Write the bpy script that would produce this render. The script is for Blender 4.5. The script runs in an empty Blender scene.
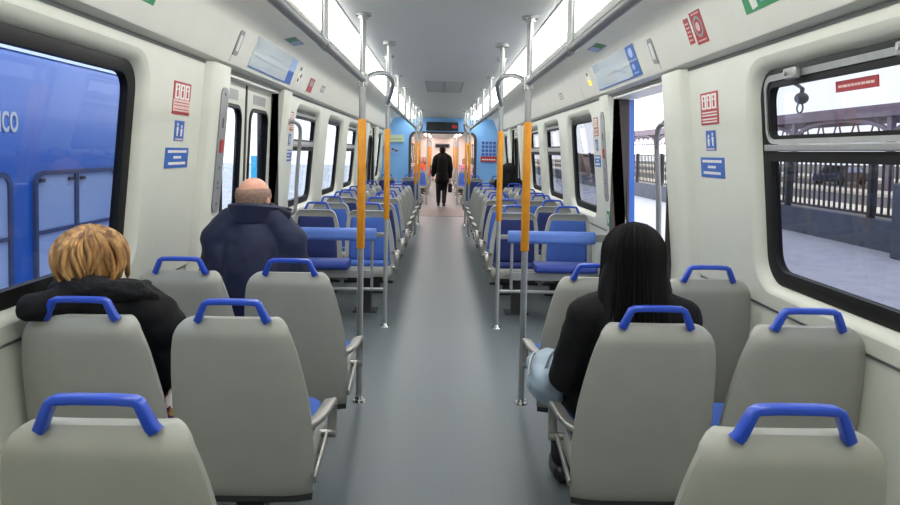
import bpy, bmesh, math, random
from mathutils import Vector, Matrix
random.seed(7)
PI = math.pi
scene = bpy.context.scene
COL = scene.collection
R = math.radians

# ------------------------------------------------------------------ materials
def lin(c):
    out = []
    for v in c:
        v = v / 255.0
        out.append(v / 12.92 if v <= 0.04045 else ((v + 0.055) / 1.055) ** 2.4)
    return (out[0], out[1], out[2], 1.0)

MATS = {}
def mat(name, rgb, rough=0.5, metal=0.0, rgb2=None, scale=30.0, stretch=(1, 1, 1), bump=0.0, coat=0.0, spec=0.5, detail=3.0, sheen=0.0):
    m = bpy.data.materials.new(name); m.use_nodes = True
    nt = m.node_tree; b = nt.nodes['Principled BSDF']
    b.inputs['Roughness'].default_value = rough
    b.inputs['Metallic'].default_value = metal
    b.inputs['Coat Weight'].default_value = coat
    b.inputs['Specular IOR Level'].default_value = spec
    b.inputs['Sheen Weight'].default_value = sheen
    tc = nt.nodes.new('ShaderNodeTexCoord'); mp = nt.nodes.new('ShaderNodeMapping')
    mp.inputs['Scale'].default_value = stretch
    nz = nt.nodes.new('ShaderNodeTexNoise'); nz.inputs['Scale'].default_value = scale; nz.inputs['Detail'].default_value = detail
    nt.links.new(tc.outputs['Object'], mp.inputs['Vector']); nt.links.new(mp.outputs['Vector'], nz.inputs['Vector'])
    cr = nt.nodes.new('ShaderNodeValToRGB')
    c1 = lin(rgb); c2 = lin(rgb2) if rgb2 else tuple(v * 0.93 for v in c1[:3]) + (1,)
    cr.color_ramp.elements[0].position = 0.35; cr.color_ramp.elements[1].position = 0.65
    cr.color_ramp.elements[0].color = c2; cr.color_ramp.elements[1].color = c1
    nt.links.new(nz.outputs['Fac'], cr.inputs['Fac']); nt.links.new(cr.outputs['Color'], b.inputs['Base Color'])
    if bump:
        bp = nt.nodes.new('ShaderNodeBump'); bp.inputs['Strength'].default_value = bump; bp.inputs['Distance'].default_value = 0.01
        nt.links.new(nz.outputs['Fac'], bp.inputs['Height']); nt.links.new(bp.outputs['Normal'], b.inputs['Normal'])
    MATS[name] = m
    return m

def emit(name, rgb, strength):
    m = bpy.data.materials.new(name); m.use_nodes = True
    nt = m.node_tree; nt.nodes.remove(nt.nodes['Principled BSDF'])
    e = nt.nodes.new('ShaderNodeEmission'); e.inputs['Color'].default_value = lin(rgb); e.inputs['Strength'].default_value = strength
    nt.links.new(e.outputs['Emission'], nt.nodes['Material Output'].inputs['Surface'])
    MATS[name] = m
    return m

def glass(name, tint, refl=1.0):
    m = bpy.data.materials.new(name); m.use_nodes = True
    nt = m.node_tree; nt.nodes.remove(nt.nodes['Principled BSDF'])
    t = nt.nodes.new('ShaderNodeBsdfTransparent'); t.inputs['Color'].default_value = tint
    g = nt.nodes.new('ShaderNodeBsdfGlossy'); g.inputs['Roughness'].default_value = 0.02
    lw = nt.nodes.new('ShaderNodeLayerWeight'); lw.inputs['Blend'].default_value = 0.5
    pw = nt.nodes.new('ShaderNodeMath'); pw.operation = 'POWER'; pw.inputs[1].default_value = 4.0
    nt.links.new(lw.outputs['Facing'], pw.inputs[0])
    mu = nt.nodes.new('ShaderNodeMath'); mu.operation = 'MULTIPLY_ADD'; mu.inputs[1].default_value = 0.55 * refl; mu.inputs[2].default_value = 0.03 * refl
    mx = nt.nodes.new('ShaderNodeMixShader')
    nt.links.new(pw.outputs[0], mu.inputs[0]); nt.links.new(mu.outputs[0], mx.inputs['Fac'])
    nt.links.new(t.outputs[0], mx.inputs[1]); nt.links.new(g.outputs[0], mx.inputs[2])
    nt.links.new(mx.outputs[0], nt.nodes['Material Output'].inputs['Surface'])
    MATS[name] = m
    return m

mat('wall_cream', (207, 209, 197), 0.42, rgb2=(204, 206, 193), scale=6)
mat('cove_cream', (230, 230, 220), 0.4, rgb2=(227, 227, 216), scale=5)
mat('ceiling_grey', (236, 238, 233), 0.6, rgb2=(234, 236, 231), scale=1.5)
mat('groove', (120, 122, 120), 0.6)
mat('floor_vinyl', (99, 106, 109), 0.42, rgb2=(91, 98, 102), scale=90, detail=6, spec=0.35)
mat('shell_grey', (158, 159, 151), 0.42, rgb2=(155, 156, 148), scale=8, spec=0.4)
mat('seat_under', (44, 45, 46), 0.6)
mat('handle_blue', (38, 76, 188), 0.32, rgb2=(36, 72, 182), scale=10)
mat('fabric_light', (62, 98, 176), 0.85, rgb2=(54, 88, 164), scale=160, bump=0.15)
mat('fabric_navy', (29, 44, 102), 0.85, rgb2=(24, 37, 90), scale=160, bump=0.15)
mat('pad_blue', (90, 124, 198), 0.55, rgb2=(85, 118, 192), scale=40)
mat('pad_navy', (36, 60, 142), 0.55, rgb2=(33, 56, 134), scale=40)
mat('chrome', (205, 206, 205), 0.22, 1.0, scale=20)
mat('arm_steel', (168, 166, 160), 0.42, 0.75, scale=20)
mat('steel', (176, 178, 177), 0.4, 0.85, scale=20)
mat('satin_grey', (150, 152, 152), 0.4, 0.3)
mat('yellow_grip', (226, 150, 22), 0.5, rgb2=(218, 142, 18), scale=25)
mat('black_rubber', (13, 13, 14), 0.55, spec=0.25)
mat('jamb_brown', (58, 50, 47), 0.6)
mat('window_metal', (176, 178, 176), 0.35, 0.6)
mat('white_plastic', (225, 226, 222), 0.4)
mat('red_print', (170, 40, 44), 0.45)
mat('white_print', (232, 230, 224), 0.45)
mat('faded_print', (222, 190, 184), 0.45)
mat('blue_print', (40, 96, 180), 0.45)
mat('pale_blue_print', (150, 178, 224), 0.4)
mat('green_print', (40, 140, 84), 0.45)
mat('map_paper', (200, 210, 214), 0.22, rgb2=(196, 207, 212), coat=0.6)
mat('pale_green_paper', (196, 210, 176), 0.5)
mat('map_line', (150, 168, 186), 0.3)
mat('dark_print', (62, 62, 64), 0.5)
mat('end_blue', (122, 176, 228), 0.42, rgb2=(116, 170, 225), scale=4)
mat('display_black', (20, 20, 26), 0.25)
mat('grille_grey', (128, 134, 136), 0.6)
mat('grille_slat', (204, 208, 205), 0.6)
mat('vent_grey', (186, 190, 188), 0.6)
mat('bellows', (70, 58, 58), 0.7, rgb2=(52, 44, 46), scale=2)
mat('plate_brown', (122, 112, 104), 0.5, rgb2=(112, 103, 96), scale=60)
mat('pink_wall', (244, 232, 224), 0.5)
mat('train_blue', (32, 96, 184), 0.3, rgb2=(28, 90, 178), scale=1.5, coat=0.3)
mat('train_roof', (206, 216, 226), 0.4)  # neighbour train's roof: reflected sky painted in as a pale tone
mat('train_skyblue', (96, 178, 226), 0.35)
mat('train_pane', (186, 202, 230), 0.12, rgb2=(172, 190, 224), scale=1.2)
mat('train_frame', (70, 80, 112), 0.4)
mat('train_cyan', (70, 200, 240), 0.3)
mat('platform_paving', (178, 176, 184), 0.8, rgb2=(164, 163, 174), scale=3, detail=6)
mat('quay_pale', (206, 205, 202), 0.85, rgb2=(190, 190, 188), scale=1.5)
mat('parapet_grey', (92, 96, 106), 0.8, rgb2=(80, 85, 96), scale=3)
mat('fence_dark', (36, 36, 40), 0.5)
mat('asphalt', (120, 112, 104), 0.9, rgb2=(104, 98, 92), scale=1.2)
mat('kerb_sunlit', (250, 238, 214), 0.8, rgb2=(244, 228, 200), scale=1)  # sunshine on the street strips is put into this bright colour
mat('canopy_mauve', (138, 122, 136), 0.8, rgb2=(126, 112, 126), scale=1)
mat('track_gravel', (96, 92, 88), 0.95, rgb2=(66, 62, 60), scale=14)
mat('dark_car', (46, 48, 56), 0.3)
mat('skin', (214, 160, 136), 0.5, rgb2=(206, 148, 124), scale=14)
mat('skin_tan', (196, 140, 116), 0.5, rgb2=(188, 130, 106), scale=14)
mat('lip_red', (176, 96, 88), 0.45)
mat('eye_white', (228, 226, 222), 0.3)
mat('coat_black', (17, 17, 19), 0.8, rgb2=(11, 11, 13), scale=25, bump=0.4, spec=0.25)
mat('fur_black', (22, 22, 25), 0.9, rgb2=(9, 9, 11), scale=70, bump=0.9)
mat('coat_navy', (26, 34, 66), 0.7, rgb2=(20, 27, 55), scale=9, bump=0.5)
mat('collar_dark', (20, 25, 46), 0.85)
mat('trousers_dark', (30, 30, 36), 0.85, rgb2=(24, 24, 29), scale=30)
mat('shoe_black', (18, 18, 19), 0.4)
mat('hair_black', (15, 13, 14), 0.55, rgb2=(10, 9, 10), scale=40, stretch=(8, 8, 0.6), spec=0.2)
mat('hair_blond', (206, 160, 98), 0.45, rgb2=(112, 74, 42), scale=9, stretch=(5, 5, 1.0))
mat('hair_grey', (158, 128, 112), 0.8, rgb2=(124, 100, 88), scale=120)
mat('hair_auburn', (128, 58, 34), 0.5, rgb2=(98, 42, 26), scale=60)
mat('jacket_orange', (222, 96, 40), 0.7)
mat('jacket_pink', (216, 150, 160), 0.7)
mat('jacket_maroon', (112, 36, 40), 0.7)
mat('bag_pale', (160, 176, 188), 0.55, rgb2=(148, 166, 180), scale=8, bump=0.2)
mat('bag_black', (20, 20, 22), 0.5)
emit('light_white', (252, 252, 249), 11.5)
emit('light_warm', (255, 232, 226), 15.0)
emit('led_red', (255, 50, 70), 0.9)
emit('lamp_yellow', (255, 200, 40), 2.5)
glass('glass_clear', (0.62, 0.63, 0.66, 1), 0.7)
glass('glass_side', (0.76, 0.80, 0.86, 1), 0.6)

def floral():
    m = bpy.data.materials.new('floral'); m.use_nodes = True
    nt = m.node_tree; b = nt.nodes['Principled BSDF']; b.inputs['Roughness'].default_value = 0.8
    tc = nt.nodes.new('ShaderNodeTexCoord'); v = nt.nodes.new('ShaderNodeTexVoronoi'); v.inputs['Scale'].default_value = 38
    cr = nt.nodes.new('ShaderNodeValToRGB'); cr.color_ramp.interpolation = 'CONSTANT'
    e = cr.color_ramp.elements
    e[0].color = lin((232, 222, 206)); e[1].position = 0.42; e[1].color = lin((196, 160, 70))
    for p, c in ((0.6, (120, 60, 110)), (0.72, (230, 220, 208)), (0.88, (170, 60, 60))):
        n = e.new(p); n.color = lin(c)
    sp = nt.nodes.new('ShaderNodeSeparateColor')
    nt.links.new(tc.outputs['Object'], v.inputs['Vector']); nt.links.new(v.outputs['Color'], sp.inputs['Color'])
    nt.links.new(sp.outputs[0], cr.inputs['Fac']); nt.links.new(cr.outputs['Color'], b.inputs['Base Color'])
    MATS['floral'] = m
floral()

# ------------------------------------------------------------------ mesh builder
class MB:
    def __init__(self): self.bm = bmesh.new()
    def face(self, vs):
        try: return self.bm.faces.new(vs)
        except ValueError: return None
    def poly(self, pts):
        return self.face([self.bm.verts.new(p) for p in pts])
    def box(self, x0, x1, y0, y1, z0, z1):
        v = [self.bm.verts.new((x, y, z)) for z in (z0, z1) for (x, y) in ((x0, y0), (x1, y0), (x1, y1), (x0, y1))]
        for f in ((3, 2, 1, 0), (4, 5, 6, 7), (0, 1, 5, 4), (1, 2, 6, 5), (2, 3, 7, 6), (3, 0, 4, 7)):
            self.face([v[i] for i in f])
        return self
    def prism(self, loop0, loop1):
        a = [self.bm.verts.new(p) for p in loop0]; b = [self.bm.verts.new(p) for p in loop1]
        n = len(a); self.face(a[::-1]); self.face(b)
        for i in range(n): self.face([a[i], a[(i + 1) % n], b[(i + 1) % n], b[i]])
        return self
    def sweep(self, pts, prof, caps=True, up=None, scales=None, closed=False):
        """prof: list of (a,b) offsets along normal/binormal of a transported frame"""
        P = [Vector(p) for p in pts]; n = len(P)
        T = []
        for i in range(n):
            if closed: d = P[(i + 1) % n] - P[i - 1]
            else: d = (P[min(i + 1, n - 1)] - P[max(i - 1, 0)])
            T.append(d.normalized())
        u = Vector(up) if up else (Vector((0, 0, 1)) if abs(T[0].z) < 0.9 else Vector((1, 0, 0)))
        rings = []
        for i in range(n):
            u = (u - T[i] * u.dot(T[i])); u.normalize()
            w = T[i].cross(u)
            s = scales[i] if scales else 1.0
            rings.append([self.bm.verts.new(P[i] + (u * a + w * b) * s) for a, b in prof])
        m = len(prof)
        for i in range(n if closed else n - 1):
            A = rings[i]; Bq = rings[(i + 1) % n]
            for k in range(m): self.face([A[k], A[(k + 1) % m], Bq[(k + 1) % m], Bq[k]])
        if caps and not closed:
            self.face(rings[0][::-1]); self.face(rings[-1])
        return self
    def tube(self, pts, r, n=10, scales=None, flat=1.0, up=None, closed=False):
        prof = [(r * math.cos(2 * PI * k / n), r * flat * math.sin(2 * PI * k / n)) for k in range(n)]
        return self.sweep(pts, prof, scales=scales, up=up, closed=closed)
    def ell(self, c, r, rot=None, seg=16):
        mt = Matrix.Translation(Vector(c)) @ (rot.to_4x4() if rot else Matrix()) @ Matrix.Diagonal((r[0], r[1], r[2], 1))
        bmesh.ops.create_uvsphere(self.bm, u_segments=seg, v_segments=max(6, seg // 2 + 2), radius=1.0, matrix=mt)
        return self
    def cone(self, p0, r0, p1, r1):
        t = bmesh.new()
        for p, r in ((p0, r0), (p1, r1)):
            bmesh.ops.create_icosphere(t, subdivisions=2, radius=r, matrix=Matrix.Translation(Vector(p)))
        res = bmesh.ops.convex_hull(t, input=t.verts[:])
        inner = [e for e in res['geom_interior'] if isinstance(e, bmesh.types.BMVert)]
        bmesh.ops.delete(t, geom=inner, context='VERTS')
        me = bpy.data.meshes.new('tmp'); t.to_mesh(me); t.free()
        self.bm.from_mesh(me); bpy.data.meshes.remove(me)
        return self
    def chain(self, pts, rs):
        for i in range(len(pts) - 1): self.cone(pts[i], rs[i], pts[i + 1], rs[i + 1])
        return self
    def disc(self, c, r, h, n=16, r2=None):
        r2 = r if r2 is None else r2
        a = [(c[0] + r * math.cos(2 * PI * k / n), c[1] + r * math.sin(2 * PI * k / n), c[2]) for k in range(n)]
        b = [(c[0] + r2 * math.cos(2 * PI * k / n), c[1] + r2 * math.sin(2 * PI * k / n), c[2] + h) for k in range(n)]
        return self.prism(a, b)
    def fill(self, outer, holes, fn):
        """planar polygon with holes in 2D, mapped by fn(a,b)"""
        es = []
        rings = []
        for loop in [outer] + holes:
            vs = [self.bm.verts.new((p[0], p[1], 0)) for p in loop]
            rings.append(vs)
            for i in range(len(vs)): es.append(self.bm.edges.new((vs[i], vs[(i + 1) % len(vs)])))
        bmesh.ops.triangle_fill(self.bm, use_beauty=True, use_dissolve=False, edges=es)
        for vs in rings:
            for v in vs: v.co = Vector(fn(v.co.x, v.co.y))
        return rings
    def bridge(self, A, Bq):
        n = len(A)
        for i in range(n): self.face([A[i], A[(i + 1) % n], Bq[(i + 1) % n], Bq[i]])
    def ring(self, loop): return [self.bm.verts.new(p) for p in loop]
    def mesh(self, name, m, angle=35, recalc=True):
        if recalc: bmesh.ops.recalc_face_normals(self.bm, faces=self.bm.faces[:])
        me = bpy.data.meshes.new(name); self.bm.to_mesh(me); self.bm.free()
        me.polygons.foreach_set('use_smooth', [True] * len(me.polygons))
        me.set_sharp_from_angle(angle=R(angle))
        me.materials.append(MATS[m])
        return me
    def build(self, name, m, parent=None, angle=35, bevel=0.0, seg=2, recalc=True):
        return link(name, self.mesh(name, m, angle, recalc), parent, bevel, seg)

def link(name, me, parent=None, bevel=0.0, seg=2):
    o = bpy.data.objects.new(name, me); COL.objects.link(o)
    if parent: o.parent = parent
    if bevel:
        b = o.modifiers.new('edge', 'BEVEL'); b.width = bevel; b.segments = seg; b.limit_method = 'ANGLE'; b.angle_limit = R(40)
        b.harden_normals = False
    return o

def tag(o, label, cat, group=None, kind=None):
    o['label'] = label; o['category'] = cat
    if group: o['group'] = group
    if kind: o['kind'] = kind
    return o
def thing(name, label, cat, loc=(0, 0, 0), rz=0.0, group=None):
    o = bpy.data.objects.new(name, None); COL.objects.link(o)
    o.location = loc; o.rotation_euler = (0, 0, rz); o.empty_display_size = 0.1
    return tag(o, label, cat, group)
def struct(o, label=None, cat=None):
    o['kind'] = 'structure'
    if label: o['label'] = label
    if cat: o['category'] = cat
    return o

def fused(name, mb, m, parent, voxel=0.012, smooth=6, wr=0.0, wscale=6.0):
    """melt overlapping volumes into one continuous skin"""
    bmesh.ops.recalc_face_normals(mb.bm, faces=mb.bm.faces[:])
    me = bpy.data.meshes.new('tmp'); mb.bm.to_mesh(me); mb.bm.free()
    o = bpy.data.objects.new('tmp', me); COL.objects.link(o)
    r = o.modifiers.new('r', 'REMESH'); r.mode = 'VOXEL'; r.voxel_size = voxel; r.adaptivity = 0.0
    s = o.modifiers.new('s', 'SMOOTH'); s.factor = 0.5; s.iterations = smooth
    bpy.context.view_layer.update()
    dg = bpy.context.evaluated_depsgraph_get()
    nm = bpy.data.meshes.new_from_object(o.evaluated_get(dg))
    bpy.data.objects.remove(o); bpy.data.meshes.remove(me)
    if wr:
        from mathutils import noise
        nrm = [v.normal.copy() for v in nm.vertices]
        for v, n in zip(nm.vertices, nrm):
            p = v.co * wscale
            f = noise.noise(Vector((p.x, p.y, p.z * 1.6))) + 0.5 * noise.noise(Vector((p.x * 2.3, p.y * 2.3, p.z * 3.4)))
            v.co += n * f * wr
    nm.name = name
    nm.polygons.foreach_set('use_smooth', [True] * len(nm.polygons))
    nm.materials.clear(); nm.materials.append(MATS[m])
    return link(name, nm, parent)

def smoothpath(pts, k=6):
    """catmull-rom"""
    P = [Vector(p) for p in pts]; out = []
    for i in range(len(P) - 1):
        p0 = P[max(i - 1, 0)]; p1 = P[i]; p2 = P[i + 1]; p3 = P[min(i + 2, len(P) - 1)]
        for j in range(k):
            t = j / k
            out.append(0.5 * ((2 * p1) + (p2 - p0) * t + (2 * p0 - 5 * p1 + 4 * p2 - p3) * t * t + (3 * p1 - p0 - 3 * p2 + p3) * t ** 3))
    out.append(P[-1])
    return out

def rrect(a0, a1, b0, b1, r, n=5):
    pts = []
    for cx, cy, s in ((a1 - r, b1 - r, 0), (a0 + r, b1 - r, 1), (a0 + r, b0 + r, 2), (a1 - r, b0 + r, 3)):
        for k in range(n + 1):
            t = PI / 2 * (s + k / n); pts.append((cx + r * math.cos(t), cy + r * math.sin(t)))
    return pts

# ------------------------------------------------------------------ car section
Y0, YE = -1.0, 17.0  # car cut short behind the camera to dim the near seats
def wx(z):
    return 1.45 - 0.10 * (z - 0.84) / 1.16 if z > 0.84 else 1.465
def cvx(z):
    return 1.285 - 0.08 * (z - 2.01) / 0.21
def onwall(side, off=0.0):
    return lambda y, z: (side * (wx(z) - off), y, z)
def oncove(side, off=0.0):
    return lambda y, z: (side * (cvx(z) - off), y, z - off * 0.35)

WIN_NEARS = {-1: (1.80, 3.31, 0.94, 1.88), 1: (1.80, 3.245, 0.94, 1.88)}
WINS = [(6.72, 7.98, 0.94, 1.875), (8.60, 9.86, 0.94, 1.875), (10.45, 11.71, 0.94, 1.875)]
WIN_END = (15.35, 16.45, 0.94, 1.875)
DOORS = {-1: [(4.46, 5.98), (12.95, 14.41)], 1: [(4.41, 5.86), (12.80, 14.26)]}

def wall(side, name):
    mb = MB()
    cuts = [Y0] + [v for d in DOORS[side] for v in d] + [YE]
    secs = [(cuts[i], cuts[i + 1]) for i in range(0, len(cuts), 2)]
    allw = [WIN_NEARS[side]] + WINS + [WIN_END]
    for (a, b) in secs:
        holes = []; ws = [w for w in allw if a < w[0] and w[1] < b]
        for w in ws: holes.append(rrect(w[0] - 0.055, w[1] + 0.055, w[2] - 0.04, w[3] + 0.055, 0.165, 6))
        rings = mb.fill([(a, 0.8401), (b, 0.8401), (b, 2.0), (a, 2.0)], holes, onwall(side))
        for w, ring in zip(ws, rings[1:]):          # rounded reveal running back to the frame
            prev = ring
            for t, off in ((0.35, -0.006), (0.75, -0.022), (1.0, -0.055)):
                e = 1 - t
                lp = rrect(w[0] - 0.055 * e, w[1] + 0.055 * e, w[2] - 0.04 * e, w[3] + 0.055 * e, 0.165 - 0.04 * t, 6)
                nxt = mb.ring([onwall(side, off)(y, z) for y, z in lp]); mb.bridge(prev, nxt); prev = nxt
        # lower panel with its seam
        f = onwall(side)
        mb.poly([(side * 1.465, a, 0), (side * 1.465, b, 0), (side * 1.465, b, 0.832), (side * 1.465, a, 0.832)])
        mb.poly([(side * 1.465, a, 0.832), (side * 1.465, b, 0.832), (side * 1.45, b, 0.8401), (side * 1.45, a, 0.8401)])
    struct(mb.build(name, 'wall_cream', angle=50, recalc=False))
    # seam line
    mb = MB()
    for (a, b) in secs: mb.box(min(side * 1.462, side * 1.468), max(side * 1.462, side * 1.468), a, b, 0.822, 0.83)
    struct(mb.build('trim_' + ('1' if side < 0 else '2'), 'groove'))
wall(-1, 'wall_left'); wall(1, 'wall_right')

def cove(side, name):
    prof = [(1.375, 1.985), (1.29, 2.003), (1.284, 2.01), (1.205, 2.215), (1.188, 2.245), (1.155, 2.27), (1.10, 2.287), (1.02, 2.297), (0.83, 2.30), (0.83, 2.33), (0.60, 2.33), (0.60, 2.30)]
    mb = MB()
    cols = [mb.ring([(side * x, y, z) for x, z in prof]) for y in (Y0, YE)]
    for i in range(len(prof) - 1): mb.face([cols[0][i], cols[0][i + 1], cols[1][i + 1], cols[1][i]])
    struct(mb.build(name, 'cove_cream', angle=30, recalc=False))
    # panel joints across the cove
    for yj in (4.30, 6.62):
        m2 = MB(); f0 = oncove(side, -0.002); f1 = oncove(side, 0.0015)
        lp = [(yj, 2.012), (yj + 0.006, 2.012), (yj + 0.006, 2.214), (yj, 2.214)]
        m2.prism([f0(*p) for p in lp], [f1(*p) for p in lp])
        struct(m2.build('trim_joint', 'groove'))
    # dark groove where cove meets wall
    m3 = MB(); m3.box(min(side * 1.348, side * 1.362), max(side * 1.348, side * 1.362), Y0, YE, 1.974, 1.99)
    struct(m3.build('trim_' + ('3' if side < 0 else '4'), 'groove'))
cove(-1, 'ceiling_left'); cove(1, 'ceiling_right')
mb = MB(); mb.box(-0.60, 0.60, Y0, YE, 2.30, 2.33); struct(mb.build('ceiling', 'ceiling_grey'))
mb = MB(); mb.box(-1.62, 1.62, Y0 - 0.1, YE + 0.15, 2.40, 2.46); mb.box(-1.62, -1.40, Y0, YE, 2.02, 2.40); mb.box(1.40, 1.62, Y0, YE, 2.02, 2.40)  # unseen cover over ceiling and coves, added to stop light leaks
struct(mb.build('roof', 'train_roof'))
mb = MB(); mb.box(-1.47, 1.47, Y0, YE, -0.06, 0.0)
for s in (-1, 1):
    for d in DOORS[s]: mb.box(min(s * 1.47, s * 1.62), max(s * 1.47, s * 1.62), d[0], d[1], -0.06, 0.0)
struct(mb.build('floor', 'floor_vinyl'))
mb = MB(); mb.box(-1.5, 1.5, Y0 - 0.08, Y0, -0.06, 2.42); struct(mb.build('wall_back', 'wall_cream'))  # unseen wall, set close behind the camera to cut light on seat backs
# metal threshold strips
k = 0
for s in (-1, 1):
    for d in DOORS[s][:1]:
        mb = MB(); mb.box(min(s * 1.36, s * 1.62), max(s * 1.36, s * 1.62), d[0], d[1], 0.0, 0.004)
        struct(mb.build('trim_threshold', 'steel'))
# outer skin below the windows on the open side
for s in (-1, 1):
    nm = 'wall_outer'
    mb = MB()
    cuts = [Y0] + [v for d in DOORS[s] for v in d] + [YE]
    for i in range(0, len(cuts), 2):
        mb.box(min(s * 1.475, s * 1.51), max(s * 1.475, s * 1.51), cuts[i], cuts[i + 1], -0.5, 0.86)
    struct(mb.build(nm, 'train_blue'))

# ---- windows
wn = [0]
def window(side, w, transom=False, catches=False, sticker=False):
    wn[0] += 1
    y0, y1, z0, z1 = w
    root = bpy.data.objects.new('window_%d' % wn[0], None); COL.objects.link(root); root['kind'] = 'structure'
    root.location = (side * 1.4, (y0 + y1) / 2, z0)
    inv = Matrix.Translation(-root.location)
    def fin(o): o.data.transform(inv); o.parent = root; return o
    f = lambda off: onwall(side, off)
    mb = MB()
    A = rrect(y0, y1, z0, z1, 0.125, 7); Bq = rrect(y0 + 0.066, y1 - 0.066, z0 + 0.062, z1 - 0.055, 0.085, 7)
    loops = [mb.ring([f(-0.075)(*p) for p in A]), mb.ring([f(-0.045)(*p) for p in A]), mb.ring([f(-0.042)(*p) for p in rrect(y0 + .008, y1 - .008, z0 + .008, z1 - .008, .12, 7)]),
             mb.ring([f(-0.050)(*p) for p in Bq]), mb.ring([f(-0.085)(*p) for p in Bq])]
    for i in range(4): mb.bridge(loops[i], loops[i + 1])
    mb.bridge(loops[4], loops[0])
    fin(mb.build('frame', 'black_rubber', angle=40))
    mb = MB()
    a = [f(-0.068)(*p) for p in Bq]; b = [f(-0.073)(*p) for p in Bq]
    mb.prism(a, b); fin(mb.build('pane', 'glass_side' if side < 0 else 'glass_clear'))
    if transom:
        mb = MB(); zt = 1.53
        mb.prism([f(-0.03)(*p) for p in [(y0 + .045, zt), (y1 - .045, zt), (y1 - .045, zt + .028), (y0 + .045, zt + .028)]],
                 [f(-0.066)(*p) for p in [(y0 + .045, zt), (y1 - .045, zt), (y1 - .045, zt + .028), (y0 + .045, zt + .028)]])
        fin(mb.build('transom', 'window_metal', bevel=0.004))
        mb = MB()
        for q0, q1, o0 in ((zt - .045, zt - .002, -0.045),):
            lp = [(y0 + .05, q0), (y1 - .05, q0), (y1 - .05, q1), (y0 + .05, q1)]
            mb.prism([f(o0)(*p) for p in lp], [f(-0.07)(*p) for p in lp])
        fin(mb.build('sash_rail', 'black_rubber'))
        # hopper frame
        mb = MB()
        A2 = rrect(y0 + .072, y1 - .072, zt + .03, z1 - .026, 0.065, 6); B2 = rrect(y0 + .086, y1 - .086, zt + .05, z1 - .052, 0.05, 6)
        B3 = rrect(y0 + .104, y1 - .104, zt + .066, z1 - .078, 0.04, 6)
        l = [mb.ring([f(-0.05)(*p) for p in A2]), mb.ring([f(-0.028)(*p) for p in A2]), mb.ring([f(-0.03)(*p) for p in B2]), mb.ring([f(-0.06)(*p) for p in B2])]
        for i in range(3): mb.bridge(l[i], l[i + 1])
        mb.bridge(l[3], l[0])
        fin(mb.build('hopper_frame', 'window_metal', angle=40))
        mb = MB()
        l = [mb.ring([f(-0.055)(*p) for p in B2]), mb.ring([f(-0.036)(*p) for p in B2]), mb.ring([f(-0.036)(*p) for p in B3]), mb.ring([f(-0.06)(*p) for p in B3])]
        for i in range(3): mb.bridge(l[i], l[i + 1])
        mb.bridge(l[3], l[0])
        fin(mb.build('hopper_gasket', 'black_rubber', angle=40))
    if catches:
        for yc in (y1 - 0.36, y0 + 0.36):
            mb = MB(); lp = [(yc - .05, z1 - .062), (yc + .05, z1 - .062), (yc + .05, z1 - .018), (yc - .05, z1 - .018)]
            mb.prism([f(-0.026)(*p) for p in lp], [f(0.0)(*p) for p in lp])
            c = fin(mb.build('catch', 'window_metal', bevel=0.006))
            mb = MB(); mb.tube([f(0.0)(yc + .02, z1 - .04), f(0.012)(yc + .02, z1 - .04)], 0.008, 10)
            k_ = fin(mb.build('catch_knob', 'steel')); k_.parent = c
    return root
window(-1, WIN_NEARS[-1])
window(1, WIN_NEARS[1], True, True)
for i, w in enumerate(WINS): window(-1, w, i != 1)
for i, w in enumerate(WINS): window(1, w, i != 0)
window(-1, WIN_END); window(1, WIN_END)

# ---- door posts and doors
def post2(side, y0, y1, jamb_at_end):
    """padded upright beside a doorway; jamb_at_end: the doorway is on its far (+y) side"""
    mb = MB()
    if jamb_at_end: cross = [(-0.01, y0 - 0.025), (0.03, y0 + 0.005), (0.042, y0 + 0.035), (0.042, y1 - 0.02), (0.03, y1), (-0.06, y1), (-0.06, y0)]
    else: cross = [(-0.01, y1 + 0.025), (0.03, y1 - 0.005), (0.042, y1 - 0.035), (0.042, y0 + 0.02), (0.03, y0), (-0.06, y0), (-0.06, y1)]
    lv = []
    for z in (0.0, 0.84, 1.99):
        x = 1.45 if z < 0.9 else wx(z)
        lv.append(mb.ring([(side * (x - o), y, z) for o, y in cross]))
    for i in range(2): mb.bridge(lv[i], lv[i + 1])
    mb.face(lv[0]); mb.face(lv[2])
    return struct(mb.build('trim_post', 'wall_cream', angle=45))
for s in (-1, 1):
    for i, d in enumerate(DOORS[s]):
        post2(s, d[0] - 0.36, d[0], True); post2(s, d[1], d[1] + 0.30, False)
        # dark jamb lining, both sides, and the header
        mb = MB()
        for yy in (d[0], d[1]):
            e = -0.012 if yy == d[0] else 0.0
            a = (-1 if yy == d[0] else 1) * 0.012
            y_a, y_b = min(yy, yy + a), max(yy, yy + a)
            mb.prism([(s * 1.37, y_a, 0), (s * 1.37, y_b, 0), (s * 1.37, y_b, 1.96), (s * 1.37, y_a, 1.96)],
                     [(s * (1.545 if s < 0 else 1.495), y_a, 0), (s * (1.545 if s < 0 else 1.495), y_b, 0), (s * (1.545 if s < 0 else 1.495), y_b, 1.96), (s * (1.545 if s < 0 else 1.495), y_a, 1.96)])
        struct(mb.build('trim_jamb', 'jamb_brown'))
        mb = MB(); mb.box(min(s * 1.365, s * 1.56), max(s * 1.365, s * 1.56), d[0], d[1], 1.955, 2.0)
        struct(mb.build('trim_header', 'cove_cream'))
dn = [0]
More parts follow.
